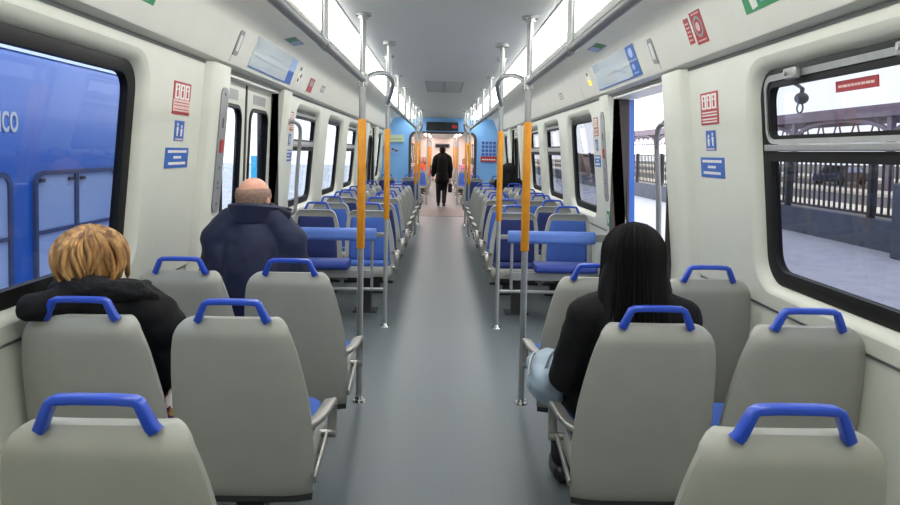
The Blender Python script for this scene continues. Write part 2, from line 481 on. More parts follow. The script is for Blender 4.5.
def door(side, d, shift, off):
    """two leaves; off = how far outside the wall line they sit; shift = how far each has slid"""
    dn[0] += 1
    root = bpy.data.objects.new('door_%d' % dn[0], None); COL.objects.link(root); root['kind'] = 'structure'
    mid = (d[0] + d[1]) / 2; root.location = (side * (1.4 + off), mid, 0)
    inv = Matrix.Translation(-root.location)
    for k, (a, b) in enumerate(((d[0], mid - 0.004), (mid + 0.004, d[1]))):
        dy = (-shift if k == 0 else shift); a += dy; b += dy
        fx = lambda y, z, o=0.0: (side * ((1.425 if z < 0.9 else wx(z) + 0.005) + off + o), y, z)
        mb = MB(); hole = rrect(a + 0.10, b - 0.10, 0.86, 1.80, 0.11, 6); th_ = 0.03 if side < 0 else 0.06
        zz = rrect(a, b, 0.02, 1.955, 0.012, 1)
        def mp(o): return lambda y, z: (side * (1.425 - 0.06 * max(0, z - 0.6) / 1.4 + off + o), y, z)
        r0 = mb.fill([(a, 0.02), (b, 0.02), (b, 1.955), (a, 1.955)], [hole], mp(0.0))
        r1 = mb.fill([(a, 0.02), (b, 0.02), (b, 1.955), (a, 1.955)], [hole], mp(th_))
        for p, q in zip(r0, r1): mb.bridge(p, q)
        o = mb.build('door_leaf', 'wall_cream', angle=40)
        o.data.materials.append(MATS['train_blue'])
        for p in o.data.polygons:
            c = p.center
            if abs(c.x) > 1.425 - 0.06 * max(0, c.z - 0.6) / 1.4 + off + 0.012 and p.area > 0: p.material_index = 1
        o.data.transform(inv); o.parent = root
        mb = MB(); h2 = rrect(a + 0.125, b - 0.125, 0.885, 1.775, 0.09, 6)
        l = [mb.ring([mp(-0.008)(*p) for p in hole]), mb.ring([mp(-0.012)(*p) for p in h2]), mb.ring([mp(th_ + 0.004)(*p) for p in h2]), mb.ring([mp(th_ + 0.004)(*p) for p in hole])]
        for i in range(4): mb.bridge(l[i], l[(i + 1) % 4])
        g = mb.build('window_gasket', 'black_rubber', angle=40); g.data.transform(inv); g.parent = o
        mb = MB(); mb.prism([mp(0.004)(*p) for p in h2], [mp(0.009)(*p) for p in h2])
        g = mb.build('pane', 'glass_side' if side < 0 else 'glass_clear'); g.data.transform(inv); g.parent = o
        # rubber along the meeting edge
        mb = MB(); ye = b if k == 0 else a
        mb.prism([mp(-0.006)(*p) for p in ((ye - .012, .02), (ye + .012, .02), (ye + .012, 1.95), (ye - .012, 1.95))], [mp(0.012)(*p) for p in ((ye - .012, .02), (ye + .012, .02), (ye + .012, 1.95), (ye - .012, 1.95))])
        g = mb.build('edge_rubber', 'jamb_brown'); g.data.transform(inv); g.parent = o
        if shift == 0:
            mb = MB(); lp = [(a + .2, 1.83), (b - .2, 1.83), (b - .2, 1.90), (a + .2, 1.90)]
            mb.prism([mp(-0.002)(*p) for p in lp], [mp(0.002)(*p) for p in lp])
            g = mb.build('notice', 'pale_blue_print' if False else 'satin_grey'); g.data.transform(inv); g.parent = o
    return root
door(-1, DOORS[-1][0], 0.0, 0.06)
door(1, DOORS[1][0], 0.735, 0.118)
door(-1, DOORS[-1][1], 0.0, 0.035)
door(1, DOORS[1][1], 0.0, 0.035)

# ---- end wall with gangway opening
mb = MB()
hole = [(-0.80, 0.0)] + [(-0.80, 1.80), (-0.785, 1.88), (-0.745, 1.94), (-0.68, 1.975)] + [(0.68, 1.975), (0.745, 1.94), (0.785, 1.88), (0.80, 1.80)] + [(0.80, 0.0)]
loop = [(-1.5, 0.0)] + hole + [(1.5, 0.0), (1.5, 2.4), (-1.5, 2.4)]
r0 = mb.fill(loop, [], lambda a, b: (a, YE, b)); r1 = mb.fill(loop, [], lambda a, b: (a, YE + 0.14, b))
mb.bridge(r0[0], r1[0])
struct(mb.build('wall_end', 'end_blue', angle=40))
mb = MB()
inner = [(-0.755, 0.0), (-0.755, 1.79), (-0.742, 1.86), (-0.71, 1.905), (-0.66, 1.93), (0.66, 1.93), (0.71, 1.905), (0.742, 1.86), (0.755, 1.79), (0.755, 0.0)]
for ya, yb in ((YE - 0.02, YE + 0.17),):
    l = [mb.ring([(x, y, z) for x, z in lp]) for lp, y in ((hole, ya), (hole, yb), (inner, yb), (inner, ya))]
    for i in range(4):
        A, Bq = l[i], l[(i + 1) % 4]
        for k in range(len(A) - 1): mb.face([A[k], A[k + 1], Bq[k + 1], Bq[k]])
struct(mb.build('trim_opening', 'bellows', angle=40))
# bellows
mb = MB()
def bl(e): return [(-0.80 - e, -0.02), (-0.80 - e, 1.86 + e), (-0.72 - e, 1.97 + e), (0.72 + e, 1.97 + e), (0.80 + e, 1.86 + e), (0.80 + e, -0.02)]
prev = None
for i in range(19):
    y = YE + 0.14 + 1.4 * i / 18
    rg = mb.ring([(x, y, z) for x, z in bl(0.0 if i % 2 else 0.05)])
    if prev:
        for k in range(5): mb.face([prev[k], prev[k + 1], rg[k + 1], rg[k]])
    prev = rg
struct(mb.build('wall_bellows', 'bellows', angle=20, recalc=False))
mb = MB(); mb.box(-0.86, 0.86, YE - 0.25, YE + 1.8, -0.05, 0.006); struct(mb.build('floor_gangway', 'plate_brown'))

# ---- the next car, seen through the gangway
Y2, Y3 = 18.54, 40.0
def car_two():
    mb = MB(); mb.box(-1.44, 1.44, Y2, Y3, -0.06, 0.0); struct(mb.build('floor_beyond', 'floor_vinyl'))
    mb = MB(); mb.box(-0.6, 0.6, Y2, Y3, 2.30, 2.33)
    mb.box(-1.40, -0.83, Y2, Y3, 2.28, 2.33); mb.box(0.83, 1.40, Y2, Y3, 2.28, 2.33); mb.box(-0.83, 0.83, Y2, Y3, 2.335, 2.36)
    struct(mb.build('ceiling_beyond', 'cove_cream'))
    for s in (-1, 1):
        mb = MB(); holes = [rrect(19.3 + 1.85 * i, 20.55 + 1.85 * i, 0.94, 1.88, 0.12, 4) for i in range(11)]
        mb.fill([(Y2, 0), (Y3, 0), (Y3, 2.30), (Y2, 2.30)], holes, lambda y, z: (s * (1.44 - 0.035 * z), y, z))
        struct(mb.build('wall_beyond', 'pink_wall', recalc=False))
        for i in range(11):
            wn[0] += 1
            A = rrect(19.3 + 1.85 * i, 20.55 + 1.85 * i, 0.94, 1.88, 0.12, 4); Bq = rrect(19.36 + 1.85 * i, 20.49 + 1.85 * i, 1.0, 1.82, 0.08, 4)
            m2 = MB(); g = lambda lp, o: m2.ring([(s * (1.44 - 0.035 * z + o), y, z) for y, z in lp])
            l = [g(A, -0.01), g(Bq, -0.01), g(Bq, 0.03), g(A, 0.03)]
            for k in range(4): m2.bridge(l[k], l[(k + 1) % 4])
            struct(m2.build('window_%d' % wn[0], 'black_rubber', angle=40))
    mb = MB()
    mb.fill([(-1.5, 0), (-0.8, 0), (-0.8, 1.97), (0.8, 1.97), (0.8, 0), (1.5, 0), (1.5, 2.4), (-1.5, 2.4)], [], lambda a, b: (a, Y2, b))
    struct(mb.build('wall_bulkhead', 'pink_wall', recalc=False))
    mb = MB(); mb.box(-1.5, 1.5, Y3, Y3 + 0.1, 0, 2.4); struct(mb.build('wall_far', 'pink_wall'))
    for s in (-1, 1):
        t = thing('ceiling_light', 'bright white light strip in the next car, on the %s' % ('left' if s < 0 else 'right'), 'ceiling light', (s * 0.715, Y2, 2.33), group='light strips in the next car')
        mb = MB(); mb.box(-0.1, 0.1, 0.2, Y3 - Y2 - 0.2, -0.016, 0.004); mb.build('diffuser', 'light_warm', t)
    d = thing('destination_display', 'small dark display at the far end of the next car', 'display', (0, Y3 - 0.05, 1.84))
    mb = MB(); mb.box(-0.42, 0.42, -0.04, 0.07, -0.12, 0.12); mb.build('case', 'grille_grey', d, bevel=0.01)
    mb = MB(); mb.box(-0.36, 0.36, -0.046, -0.039, -0.08, 0.08); mb.build('screen', 'display_black', d)
car_two()

# ------------------------------------------------------------------ overhead: lights, rails, poles
for s in (-1, 1):
    t = thing('ceiling_light', 'long glowing white light strip along the ceiling above the %s seats' % ('left' if s < 0 else 'right'), 'ceiling light', (s * 0.715, 0, 2.30), group='ceiling light strips')
    L = [Y0 + 0.02] + [1.45, 4.35, 7.25, 10.15, 13.05] + [YE - 0.02]
    for i in range(len(L) - 1):
        mb = MB(); mb.box(-0.098, 0.098, L[i] + 0.008, L[i + 1] - 0.008, -0.028, 0.018); mb.build('diffuser', 'light_white', t)
    mb = MB()
    for x in (-0.118, 0.098): mb.box(x, x + 0.02, L[0], L[-1], -0.006, 0.022)
    for y in L[1:-1]: mb.box(-0.098, 0.098, y - 0.008, y + 0.008, -0.026, 0.02)
    mb.build('frame', 'window_metal', t)
RX, RZ = 0.485, 1.915
POLES = [4.25, 6.1, 12.85, 14.75]
for s in (-1, 1):
    side = 'left' if s < 0 else 'right'
    t = thing('overhead_handrail', 'steel overhead handrail on hangers running above the %s edge of the aisle' % side, 'handrail', (s * RX, 0, RZ), group='overhead handrails')
    for a, b in ((Y0 + 0.05, POLES[0]), (POLES[1], POLES[2]), (POLES[3], YE - 0.05)):
        mb = MB(); mb.tube([(0, a, 0), (0, b, 0)], 0.019, 12); mb.build('rail', 'steel', t)
    for a, b in ((POLES[0], POLES[1]), (POLES[2], POLES[3])):
        ym = (a + b) / 2 + 0.15
        pts = smoothpath([(0, a, 0), (-s * 0.03, a + 0.2, 0.05), (-s * 0.055, a + 0.55, 0.10), (-s * 0.075, ym, 0.135), (-s * 0.075, b - 0.42, 0.115), (-s * 0.05, b - 0.22, 0.06), (-s * 0.015, b - 0.06, 0.0), (0, b, -0.02)], 6)
        mb = MB(); mb.tube(pts, 0.017, 10); mb.build('arched_rail', 'steel', t)
        mb = MB(); mb.tube([(-s * 0.072, ym, 0.12), (-s * 0.072, ym, 0.385)], 0.017, 12); mb.disc((-s * 0.072, ym, 0.36), 0.05, 0.025, 16)
        mb.build('hanger', 'steel', t)
    for y in (0.0, 1.45, 2.87, 7.65, 9.1, 10.5, 11.9, 15.4, 16.4):
        mb = MB(); mb.tube([(0, y, 0.0), (0, y, 0.385)], 0.0155, 12); mb.disc((0, y, 0.368), 0.04, 0.017, 16); mb.tube([(0, y - 0.045, 0), (0, y + 0.045, 0)], 0.024, 12)
        mb.build('hanger', 'steel', t)

def pole(x, y, label, grip=True, grp='yellow grip poles by the doors'):
    t = thing('grab_pole', label, 'pole', (x, y, 0), group=grp)
    mb = MB(); mb.tube([(0, 0, 0), (0, 0, 2.30)], 0.019, 14); mb.build('pole_tube', 'steel', t)
    if grip:
        mb = MB(); mb.tube([(0, 0, 0.92), (0, 0, 0.925), (0, 0, 1.68), (0, 0, 1.685)], 0.0245, 16, scales=[.86, 1, 1, .86]); mb.build('grip_sleeve', 'yellow_grip', t)
        mb = MB(); mb.tube([(0, 0, 1.875), (0, 0, 1.955)], 0.026, 14); mb.build('rail_joint', 'chrome', t)
    mb = MB(); mb.disc((0, 0, 0.0), 0.042, 0.012, 20, 0.038); mb.disc((0, 0, 0.012), 0.027, 0.02, 16, 0.02); mb.build('floor_flange', 'chrome', t)
    mb = MB(); mb.disc((0, 0, 2.268), 0.03, 0.02, 20); mb.disc((0, 0, 2.284), 0.047, 0.016, 20); mb.build('ceiling_flange', 'chrome', t)
names = {0: 'nearest', 1: 'second', 2: 'third', 3: 'farthest'}
where = ['at the near side of the {s} doorway', 'ending the padded {s} partition past the doorway', 'at the near side of the distant {s} doorway', 'at the far side of the distant {s} doorway']
for s in (-1, 1):
    sd = 'left' if s < 0 else 'right'
    for i, y in enumerate(POLES):
        pole(s * (0.487 if i == 0 else 0.478), y, 'steel pole with yellow grip ' + where[i].format(s=sd))
    pole(s * 0.44, 20.4, 'plain steel pole in the next car, %s of the walking person' % sd, False, 'plain poles in the next car')
    for yq, nm in ((24.2, 'nearer'), (27.0, 'middle'), (30.5, 'deepest')):
        pole(s * 0.48, yq, '%s yellow grip pole inside the next car, %s side' % (nm, sd), True, 'yellow poles in the next car')

# ceiling air grille
t = thing('ceiling_grille', 'grey slotted air grille in the middle of the ceiling', 'vent', (0.0, 8.95, 2.30))
mb = MB(); mb.box(-0.225, 0.225, -0.72, 0.72, -0.006, 0.002); mb.build('frame', 'vent_grey', t)
for k in range(11):
    mb = MB(); y = -0.62 + k * 0.124
    mb.box(-0.2, -0.012, y - 0.035, y + 0.035, -0.011, -0.005); mb.box(0.012, 0.2, y - 0.035, y + 0.035, -0.011, -0.005)
    mb.build('slat', 'grille_slat', t)

# ------------------------------------------------------------------ seats
SEAT_ME = {}
def xa(z):    # aisle-side edge distance
    pts = [(0.25, .236), (0.27, .250), (0.40, .258), (0.52, .256), (0.66, .240), (0.80, .208), (0.86, .190), (0.895, .174), (0.912, .160), (0.922, .146), (0.925, .136)]
    return interp(pts, z)
def xw(z):
    pts = [(0.25, .218), (0.27, .226), (0.40, .228), (0.70, .227), (0.82, .219), (0.87, .208), (0.895, .196), (0.912, .180), (0.922, .164), (0.925, .152)]
    return interp(pts, z)
def interp(pts, z):
    if z <= pts[0][0]: return pts[0][1]
    for (a, va), (b, vb) in zip(pts, pts[1:]):
        if z <= b: return va + (vb - va) * (z - a) / (b - a)
    return pts[-1][1]
def yb(z, u):
    y = (0.925 - z) * 0.17
    if z > 0.865: y += ((z - 0.865) / 0.06) ** 1.6 * 0.032
    if z < 0.31: y += ((0.31 - z) / 0.06) ** 2 * 0.02
    return y + 0.028 * abs(u) ** 5
def seat_meshes(a, fabric):
    """a = +1 when the aisle lies on the seat's local -x ... mirrored shells"""
    key = (a, fabric)
    if key in SEAT_ME: return SEAT_ME[key]
    zs = [0.266, 0.275, 0.29, 0.31, 0.35, 0.40, 0.48, 0.56, 0.64, 0.72, 0.80, 0.84, 0.865, 0.88, 0.895, 0.905, 0.913, 0.919, 0.923, 0.925]
    us = [-1, -0.94, -0.82, -0.6, -0.3, 0, 0.3, 0.6, 0.82, 0.94, 1]
    def X(u, z): return a * ((u * xw(z)) if u > 0 else (u * xa(z)))
    mb = MB()
    G = [[mb.bm.verts.new((X(u, z), yb(z, u), z)) for u in us] for z in zs]
    F = [[mb.bm.verts.new((X(u, z) * 0.985, max(yb(z, u) + 0.05 - 0.02 * abs(u) ** 5, yb(z, u) + 0.012), z - 0.004)) for u in us] for z in zs]
    nz_, nu = len(zs), len(us)
    for i in range(nz_ - 1):
        for j in range(nu - 1):
            mb.face([G[i][j], G[i][j + 1], G[i + 1][j + 1], G[i + 1][j]]); mb.face([F[i][j], F[i + 1][j], F[i + 1][j + 1], F[i][j + 1]])
        for j in (0, nu - 1): mb.face([G[i][j], G[i + 1][j], F[i + 1][j], F[i][j]])
    for i in (0, nz_ - 1):
        for j in range(nu - 1): mb.face([G[i][j], G[i][j + 1], F[i][j + 1], F[i][j]])
    shell = mb.mesh('shell', 'shell_grey', 50)
    # back cushion
    mb = MB(); zc = [0.44, 0.455, 0.48, 0.55, 0.62, 0.70, 0.78, 0.825, 0.852, 0.866]; uc = [-0.84, -0.80, -0.68, -0.35, 0, 0.35, 0.68, 0.80, 0.84]
    def cush(i, j):
        z = zc[i]; u = uc[j]
        edge = min(min(i, len(zc) - 1 - i), min(j, len(uc) - 1 - j))
        d = (0.034, 0.058, 0.068, 0.072, 0.074)[min(edge, 4)]
        return (X(u, z), yb(z, 0) + d + 0.006 * u * u, z)
    C = [[mb.bm.verts.new(cush(i, j)) for j in range(len(uc))] for i in range(len(zc))]
    Bk = [[mb.bm.verts.new((X(uc[j], zc[i]), yb(zc[i], 0) + 0.03, zc[i])) for j in range(len(uc))] for i in range(len(zc))]
    for i in range(len(zc) - 1):
        for j in range(len(uc) - 1):
            mb.face([C[i][j], C[i + 1][j], C[i + 1][j + 1], C[i][j + 1]]); mb.face([Bk[i][j], Bk[i][j + 1], Bk[i + 1][j + 1], Bk[i + 1][j]])
        for j in (0, len(uc) - 1): mb.face([C[i][j], C[i + 1][j], Bk[i + 1][j], Bk[i][j]])
    for i in (0, len(zc) - 1):
        for j in range(len(uc) - 1): mb.face([C[i][j], C[i][j + 1], Bk[i][j + 1], Bk[i][j]])
    back = mb.mesh('backrest', fabric, 55)
    # seat pan and cushion, rounded in plan
    def slab(x0, x1, y0, y1, z0, z1, r, dome=0.0, lift=0.03):
        m = MB(); lp = rrect(min(x0, x1), max(x0, x1), y0, y1, r, 5)
        cx = (x0 + x1) / 2; cy = (y0 + y1) / 2
        def ring(k, z): return m.ring([(cx + (x - cx) * k, cy + (y - cy) * k, z + lift * (y - y0) / (y1 - y0)) for x, y in lp])
        h = z1 - z0
        rs = [ring(0.94, z0), ring(0.985, z0 + h * 0.2), ring(1.0, z0 + h * 0.5), ring(0.985, z0 + h * 0.82), ring(0.94, z1), ring(0.6, z1 + dome)]
        for i in range(5): m.bridge(rs[i], rs[i + 1])
        m.face(rs[0]); m.face(rs[-1])
        return m
    pan = slab(-a * 0.25, a * 0.222, 0.16, 0.555, 0.335, 0.425, 0.06).mesh('seat_pan', 'shell_grey', 45)
    cushion = slab(-a * 0.225, a * 0.20, 0.17, 0.53, 0.415, 0.462, 0.06, 0.006).mesh('seat_cushion', fabric, 50)
    # handle
    mb = MB()
    pth = [(-0.119, 0.026, 0.916), (-0.112, 0.020, 0.928), (-0.095, 0.014, 0.968), (-0.090, 0.013, 0.979), (-0.080, 0.013, 0.9845), (-0.04, 0.013, 0.9865), (0.04, 0.013, 0.9865), (0.080, 0.013, 0.9845), (0.090, 0.013, 0.979), (0.095, 0.014, 0.968), (0.112, 0.020, 0.928), (0.119, 0.026, 0.916)]
    prof = rrect(-0.0100, 0.0100, -0.015, 0.015, 0.006, 3)
    sc = [1.25, 1.2, 1.06, 1.02, 1.0, 1.0, 1.0, 1.0, 1.02, 1.06, 1.2, 1.25]
    hr = []
    for i, p in enumerate(pth):
        q0, q1 = pth[max(i - 1, 0)], pth[min(i + 1, len(pth) - 1)]
        tx, tz = q1[0] - q0[0], q1[2] - q0[2]; ln = math.hypot(tx, tz); nx, nz2 = -tz / ln, tx / ln
        hr.append(mb.ring([(p[0] + a * 0.004 + nx * u_ * sc[i], p[1] + v_ * (0.5 + 0.5 * sc[i]), p[2] + nz2 * u_ * sc[i]) for u_, v_ in prof]))
    for i in range(len(hr) - 1): mb.bridge(hr[i], hr[i + 1])
    mb.face(hr[0]); mb.face(hr[-1])
    handle = mb.mesh('handle', 'handle_blue', 50)
    # armrest
    mb = MB(); q = -a
    top = smoothpath([(q * 0.235, 0.115, 0.530), (q * 0.258, 0.135, 0.538), (q * 0.276, 0.18, 0.549), (q * 0.284, 0.25, 0.556), (q * 0.286, 0.31, 0.550)], 5)
    mb.sweep(top, rrect(-0.011, 0.011, -0.024, 0.024, 0.008, 3), up=(0, 0, 1))
    dn_ = smoothpath([(q * 0.286, 0.30, 0.553), (q * 0.287, 0.335, 0.538), (q * 0.288, 0.350, 0.50), (q * 0.286, 0.345, 0.44), (q * 0.284, 0.335, 0.405)], 5)
    mb.sweep(dn_, rrect(-0.008, 0.008, -0.017, 0.017, 0.006, 3), up=(0, 0.3, 1))
    mb.tube([(q * 0.22, 0.335, 0.415), (q * 0.304, 0.335, 0.415)], 0.015, 12)
    mb.sweep([(q * 0.262, 0.10, 0.34), (q * 0.268, 0.22, 0.385), (q * 0.270, 0.335, 0.415)], rrect(-0.014, 0.014, -0.006, 0.006, 0.004, 2), up=(0, 0, 1))
    arm = mb.mesh('armrest', 'arm_steel', 50)
    mb = MB(); mb.box(-0.05, 0.05, 0.24, 0.34, 0.0, 0.345); mb.box(-0.11, 0.11, 0.19, 0.39, 0.0, 0.012); mb.box(-0.16, 0.16, 0.17, 0.42, 0.31, 0.345)
    ped = mb.mesh('pedestal', 'seat_under', 30)
    mb = MB(); zb = [0.244, 0.250, 0.268]; ub = [-0.985, -0.8, -0.4, 0, 0.4, 0.8, 0.985]  # dark strip standing in for the shade under the shell's bottom edge
    o_ = [mb.ring([(X(u, 0.275), yb(0.28, u) + 0.004 + (0.006 if z < 0.25 else 0), z) for u in ub]) for z in zb]
    i_ = [mb.ring([(X(u, 0.275) * 0.97, yb(0.28, u) + 0.075, z) for u in ub]) for z in zb]
    for k in range(2):
        for j in range(6):
            mb.face([o_[k][j], o_[k][j + 1], o_[k + 1][j + 1], o_[k + 1][j]]); mb.face([i_[k][j], i_[k + 1][j], i_[k + 1][j + 1], i_[k][j + 1]])
        for j in (0, 6): mb.face([o_[k][j], o_[k + 1][j], i_[k + 1][j], i_[k][j]])
    for k in (0, 2):
        for j in range(6): mb.face([o_[k][j], o_[k][j + 1], i_[k][j + 1], i_[k][j]])
    base = mb.mesh('shell_shade_strip', 'seat_under', 40)
    SEAT_ME[key] = (shell, back, pan, cushion, handle, arm, ped, base)
    return SEAT_ME[key]

def seat(x, y, facing, label, fabric, aisle, parts=True, grp='train seats'):
    """facing +1 looks down the car away from the viewer, -1 back towards the viewer; aisle lies towards x=0"""
    t = thing('train_seat', label, 'seat', (x, y, 0), 0 if facing > 0 else PI, grp)
    la = (-1 if x > 0 else 1) * facing            # local direction of the aisle
    a = -la
    sh, bk, pan, cu, ha, ar, pe, ba = seat_meshes(a, fabric)
    for nm, me in (('shell', sh), ('backrest', bk), ('seat_pan', pan), ('seat_cushion', cu), ('handle', ha), ('pedestal', pe), ('shell_shade_strip', ba)): link(nm, me, t)
    if aisle: link('armrest', ar, t)
    return t
XA, XW = 0.706, 1.212
SH = {(-1, 'a'): 0.0, (-1, 'w'): 0.0, (1, 'a'): 0.012, (1, 'w'): 0.022}
S = {-1: 'left', 1: 'right'}
rowsnear = [(1.43, 'nearest'), (2.38, 'second-nearest'), (3.30, 'third')]
LAB = {
 (-1, 0, 'a'): 'grey-backed seat cut off by the bottom left corner of the view',
 (1, 0, 'a'): 'grey-backed seat cut off by the bottom right corner of the view',
 (-1, 1, 'a'): 'empty grey-backed aisle seat beside the blonde woman, armrest on the aisle',
 (-1, 1, 'w'): 'grey-backed window seat occupied by the blonde woman in a black coat',
 (1, 1, 'a'): 'grey-backed aisle seat occupied by the woman with long black hair',
 (1, 1, 'w'): 'empty grey-backed window seat to the right of the black-haired woman',
 (-1, 2, 'a'): 'grey-backed aisle seat behind which the left yellow pole rises, right of the bald man',
 (-1, 2, 'w'): 'grey-backed window seat in front of the blonde woman, left of the bald man',
 (1, 2, 'a'): 'grey-backed aisle seat mostly hidden in front of the black-haired woman, beside the right pole',
 (1, 2, 'w'): 'grey-backed window seat in front and right of the black-haired woman',
}
for s in (-1, 1):
    for i, (y, nm) in enumerate(rowsnear):
        seat(s * (XA + SH[(s, 'a')]), y, 1, LAB[(s, i, 'a')], 'fabric_light', True, grp='near grey seats seen from behind')
        if i > 0: seat(s * (XW + SH[(s, 'w')]), y, 1, LAB[(s, i, 'w')], 'fabric_light', False, grp='near grey seats seen from behind')
ORD = ['first', 'second', 'third', 'fourth', 'fifth']
for s in (-1, 1):
    for i, y in enumerate((7.0, 7.93, 8.86)):
        for kx, xx in (('aisle', XA), ('window', XW)):
            light = ((i % 2 == 0) == (kx == 'aisle')) if s < 0 else ((i % 2 == 0) == (kx == 'window'))
            seat(s * xx, y, -1, '%s blue %s seat facing the viewer, %s row beyond the %s padded partition' % ('light' if light else 'navy', kx, ORD[i], S[s]),
                 'fabric_light' if light else 'fabric_navy', kx == 'aisle', grp='blue seats facing the viewer')
    for i, y in enumerate((9.32, 10.25, 11.18, 12.1)):
        for kx, xx in (('aisle', XA), ('window', XW)):
            seat(s * xx, y, 1, 'grey-backed %s seat facing away on the %s, %s row past the back-to-back gap' % (kx, S[s], ORD[i]),
                 'fabric_light' if i % 2 else 'fabric_navy', kx == 'aisle', grp='grey-backed seats beyond the middle of the car')
    for kx, xx in (('aisle', XA), ('window', XW)):
        seat(s * xx, 15.95, -1, 'blue %s seat against the blue end wall, %s of the gangway' % (kx, S[s]), 'fabric_navy', kx == 'aisle', grp='seats at the end wall')
    for i, y in enumerate((22.6, 25.9, 28.4)):
        for kx, xx in (('aisle', XA), ('window', XW)):
            seat(s * xx, y, -1, 'blue %s seat in the next car, %s side, %s row past the gangway' % (kx, S[s], ORD[i]), 'fabric_light', kx == 'aisle', grp='seats in the next car')

# padded partitions at the far side of the doorway
for s in (-1, 1):
    t = thing('padded_partition', 'padded blue leaning rail on a steel frame between %s pole and wall' % S[s], 'partition', (0, 6.15, 0), group='padded partitions')
    x0, x1 = (0.565, 1.315)
    mb = MB(); pr = rrect(-0.054, 0.054, -0.042, 0.042, 0.035, 5)
    mb.sweep([(s * x0, 0, 0.782), (s * (x0 + .012), 0, 0.782), (s * (x1 - .012), 0, 0.782), (s * x1, 0, 0.782)], pr, up=(0, 0, 1), scales=[.86, 1, 1, .86])
    mb.build('upper_pad', 'pad_blue', t)
    mb = MB(); pr = rrect(-0.036, 0.036, -0.12, 0.12, 0.03, 4)
    mb.sweep([(s * 0.79, -0.02, 0.53), (s * 0.80, -0.02, 0.53), (s * 1.31, -0.02, 0.53), (s * 1.32, -0.02, 0.53)], pr, up=(0, 0, 1), scales=[.9, 1, 1, .9])
    mb.build('lower_pad', 'pad_navy', t)
    mb = MB()
    mb.tube([(s * 0.478, 0, 0.31), (s * 1.43, 0, 0.31)], 0.014, 10)
    mb.box(min(s * 0.60, s * 1.43), max(s * 0.60, s * 1.43), -0.02, 0.02, 0.41, 0.475)
    mb.box(min(s * 0.478, s * 0.57), max(s * 0.478, s * 0.57), -0.025, 0.005, 0.765, 0.80)
    mb.box(min(s * 1.31, s * 1.43), max(s * 1.31, s * 1.43), -0.02, 0.02, 0.75, 0.815)
    mb.tube([(s * 0.60, 0, 0.31), (s * 0.60, 0, 0.74)], 0.013, 10); mb.tube([(s * 1.28, 0, 0.31), (s * 1.28, 0, 0.74)], 0.013, 10)
    mb.build('frame', 'satin_grey', t, bevel=0.003)

# ------------------------------------------------------------------ signs, labels, maps
def plate(name, label, cat, fn, side, lp, m, grp=None, th=0.003):
    cy = sum(p[0] for p in lp) / len(lp); cz = sum(p[1] for p in lp) / len(lp)
    c = Vector(fn(side, 0.0)(cy, cz))
    t = thing(name, label, cat, c, group=grp)
    t.select_set(False)
    mb = MB(); mb.prism([fn(side, -0.001)(*p) for p in lp], [fn(side, th)(*p) for p in lp])
    o = mb.build('plate', m); o.data.transform(Matrix.Translation(-c)); o.parent = t
    return t, c
def mark(t, c, name, fn, side, loops, m, off=0.0042, base=0.002):
    mb = MB()
    for lp in loops: mb.prism([fn(side, base)(*p) for p in lp], [fn(side, off)(*p) for p in lp])
    o = mb.build(name, m); o.data.transform(Matrix.Translation(-c)); o.parent = t
    return o
def rect(a0, a1, b0, b1): return [(a0, b0), (a1, b0), (a1, b1), (a0, b1)]
def circ(a, b, r, n=12, sa=1.0): return [(a + r * sa * math.cos(2 * PI * k / n), b + r * math.sin(2 * PI * k / n)) for k in range(n)]
def textlines(a0, a1, bs, h, seed):
    rnd = random.Random(seed); out = []
    for b in bs:
        x = a0
        while x < a1 - 0.004:
            w = min(rnd.uniform(0.012, 0.03), a1 - x)
            out.append(rect(x, x + w, b, b + h)); x += w + 0.005
    return out
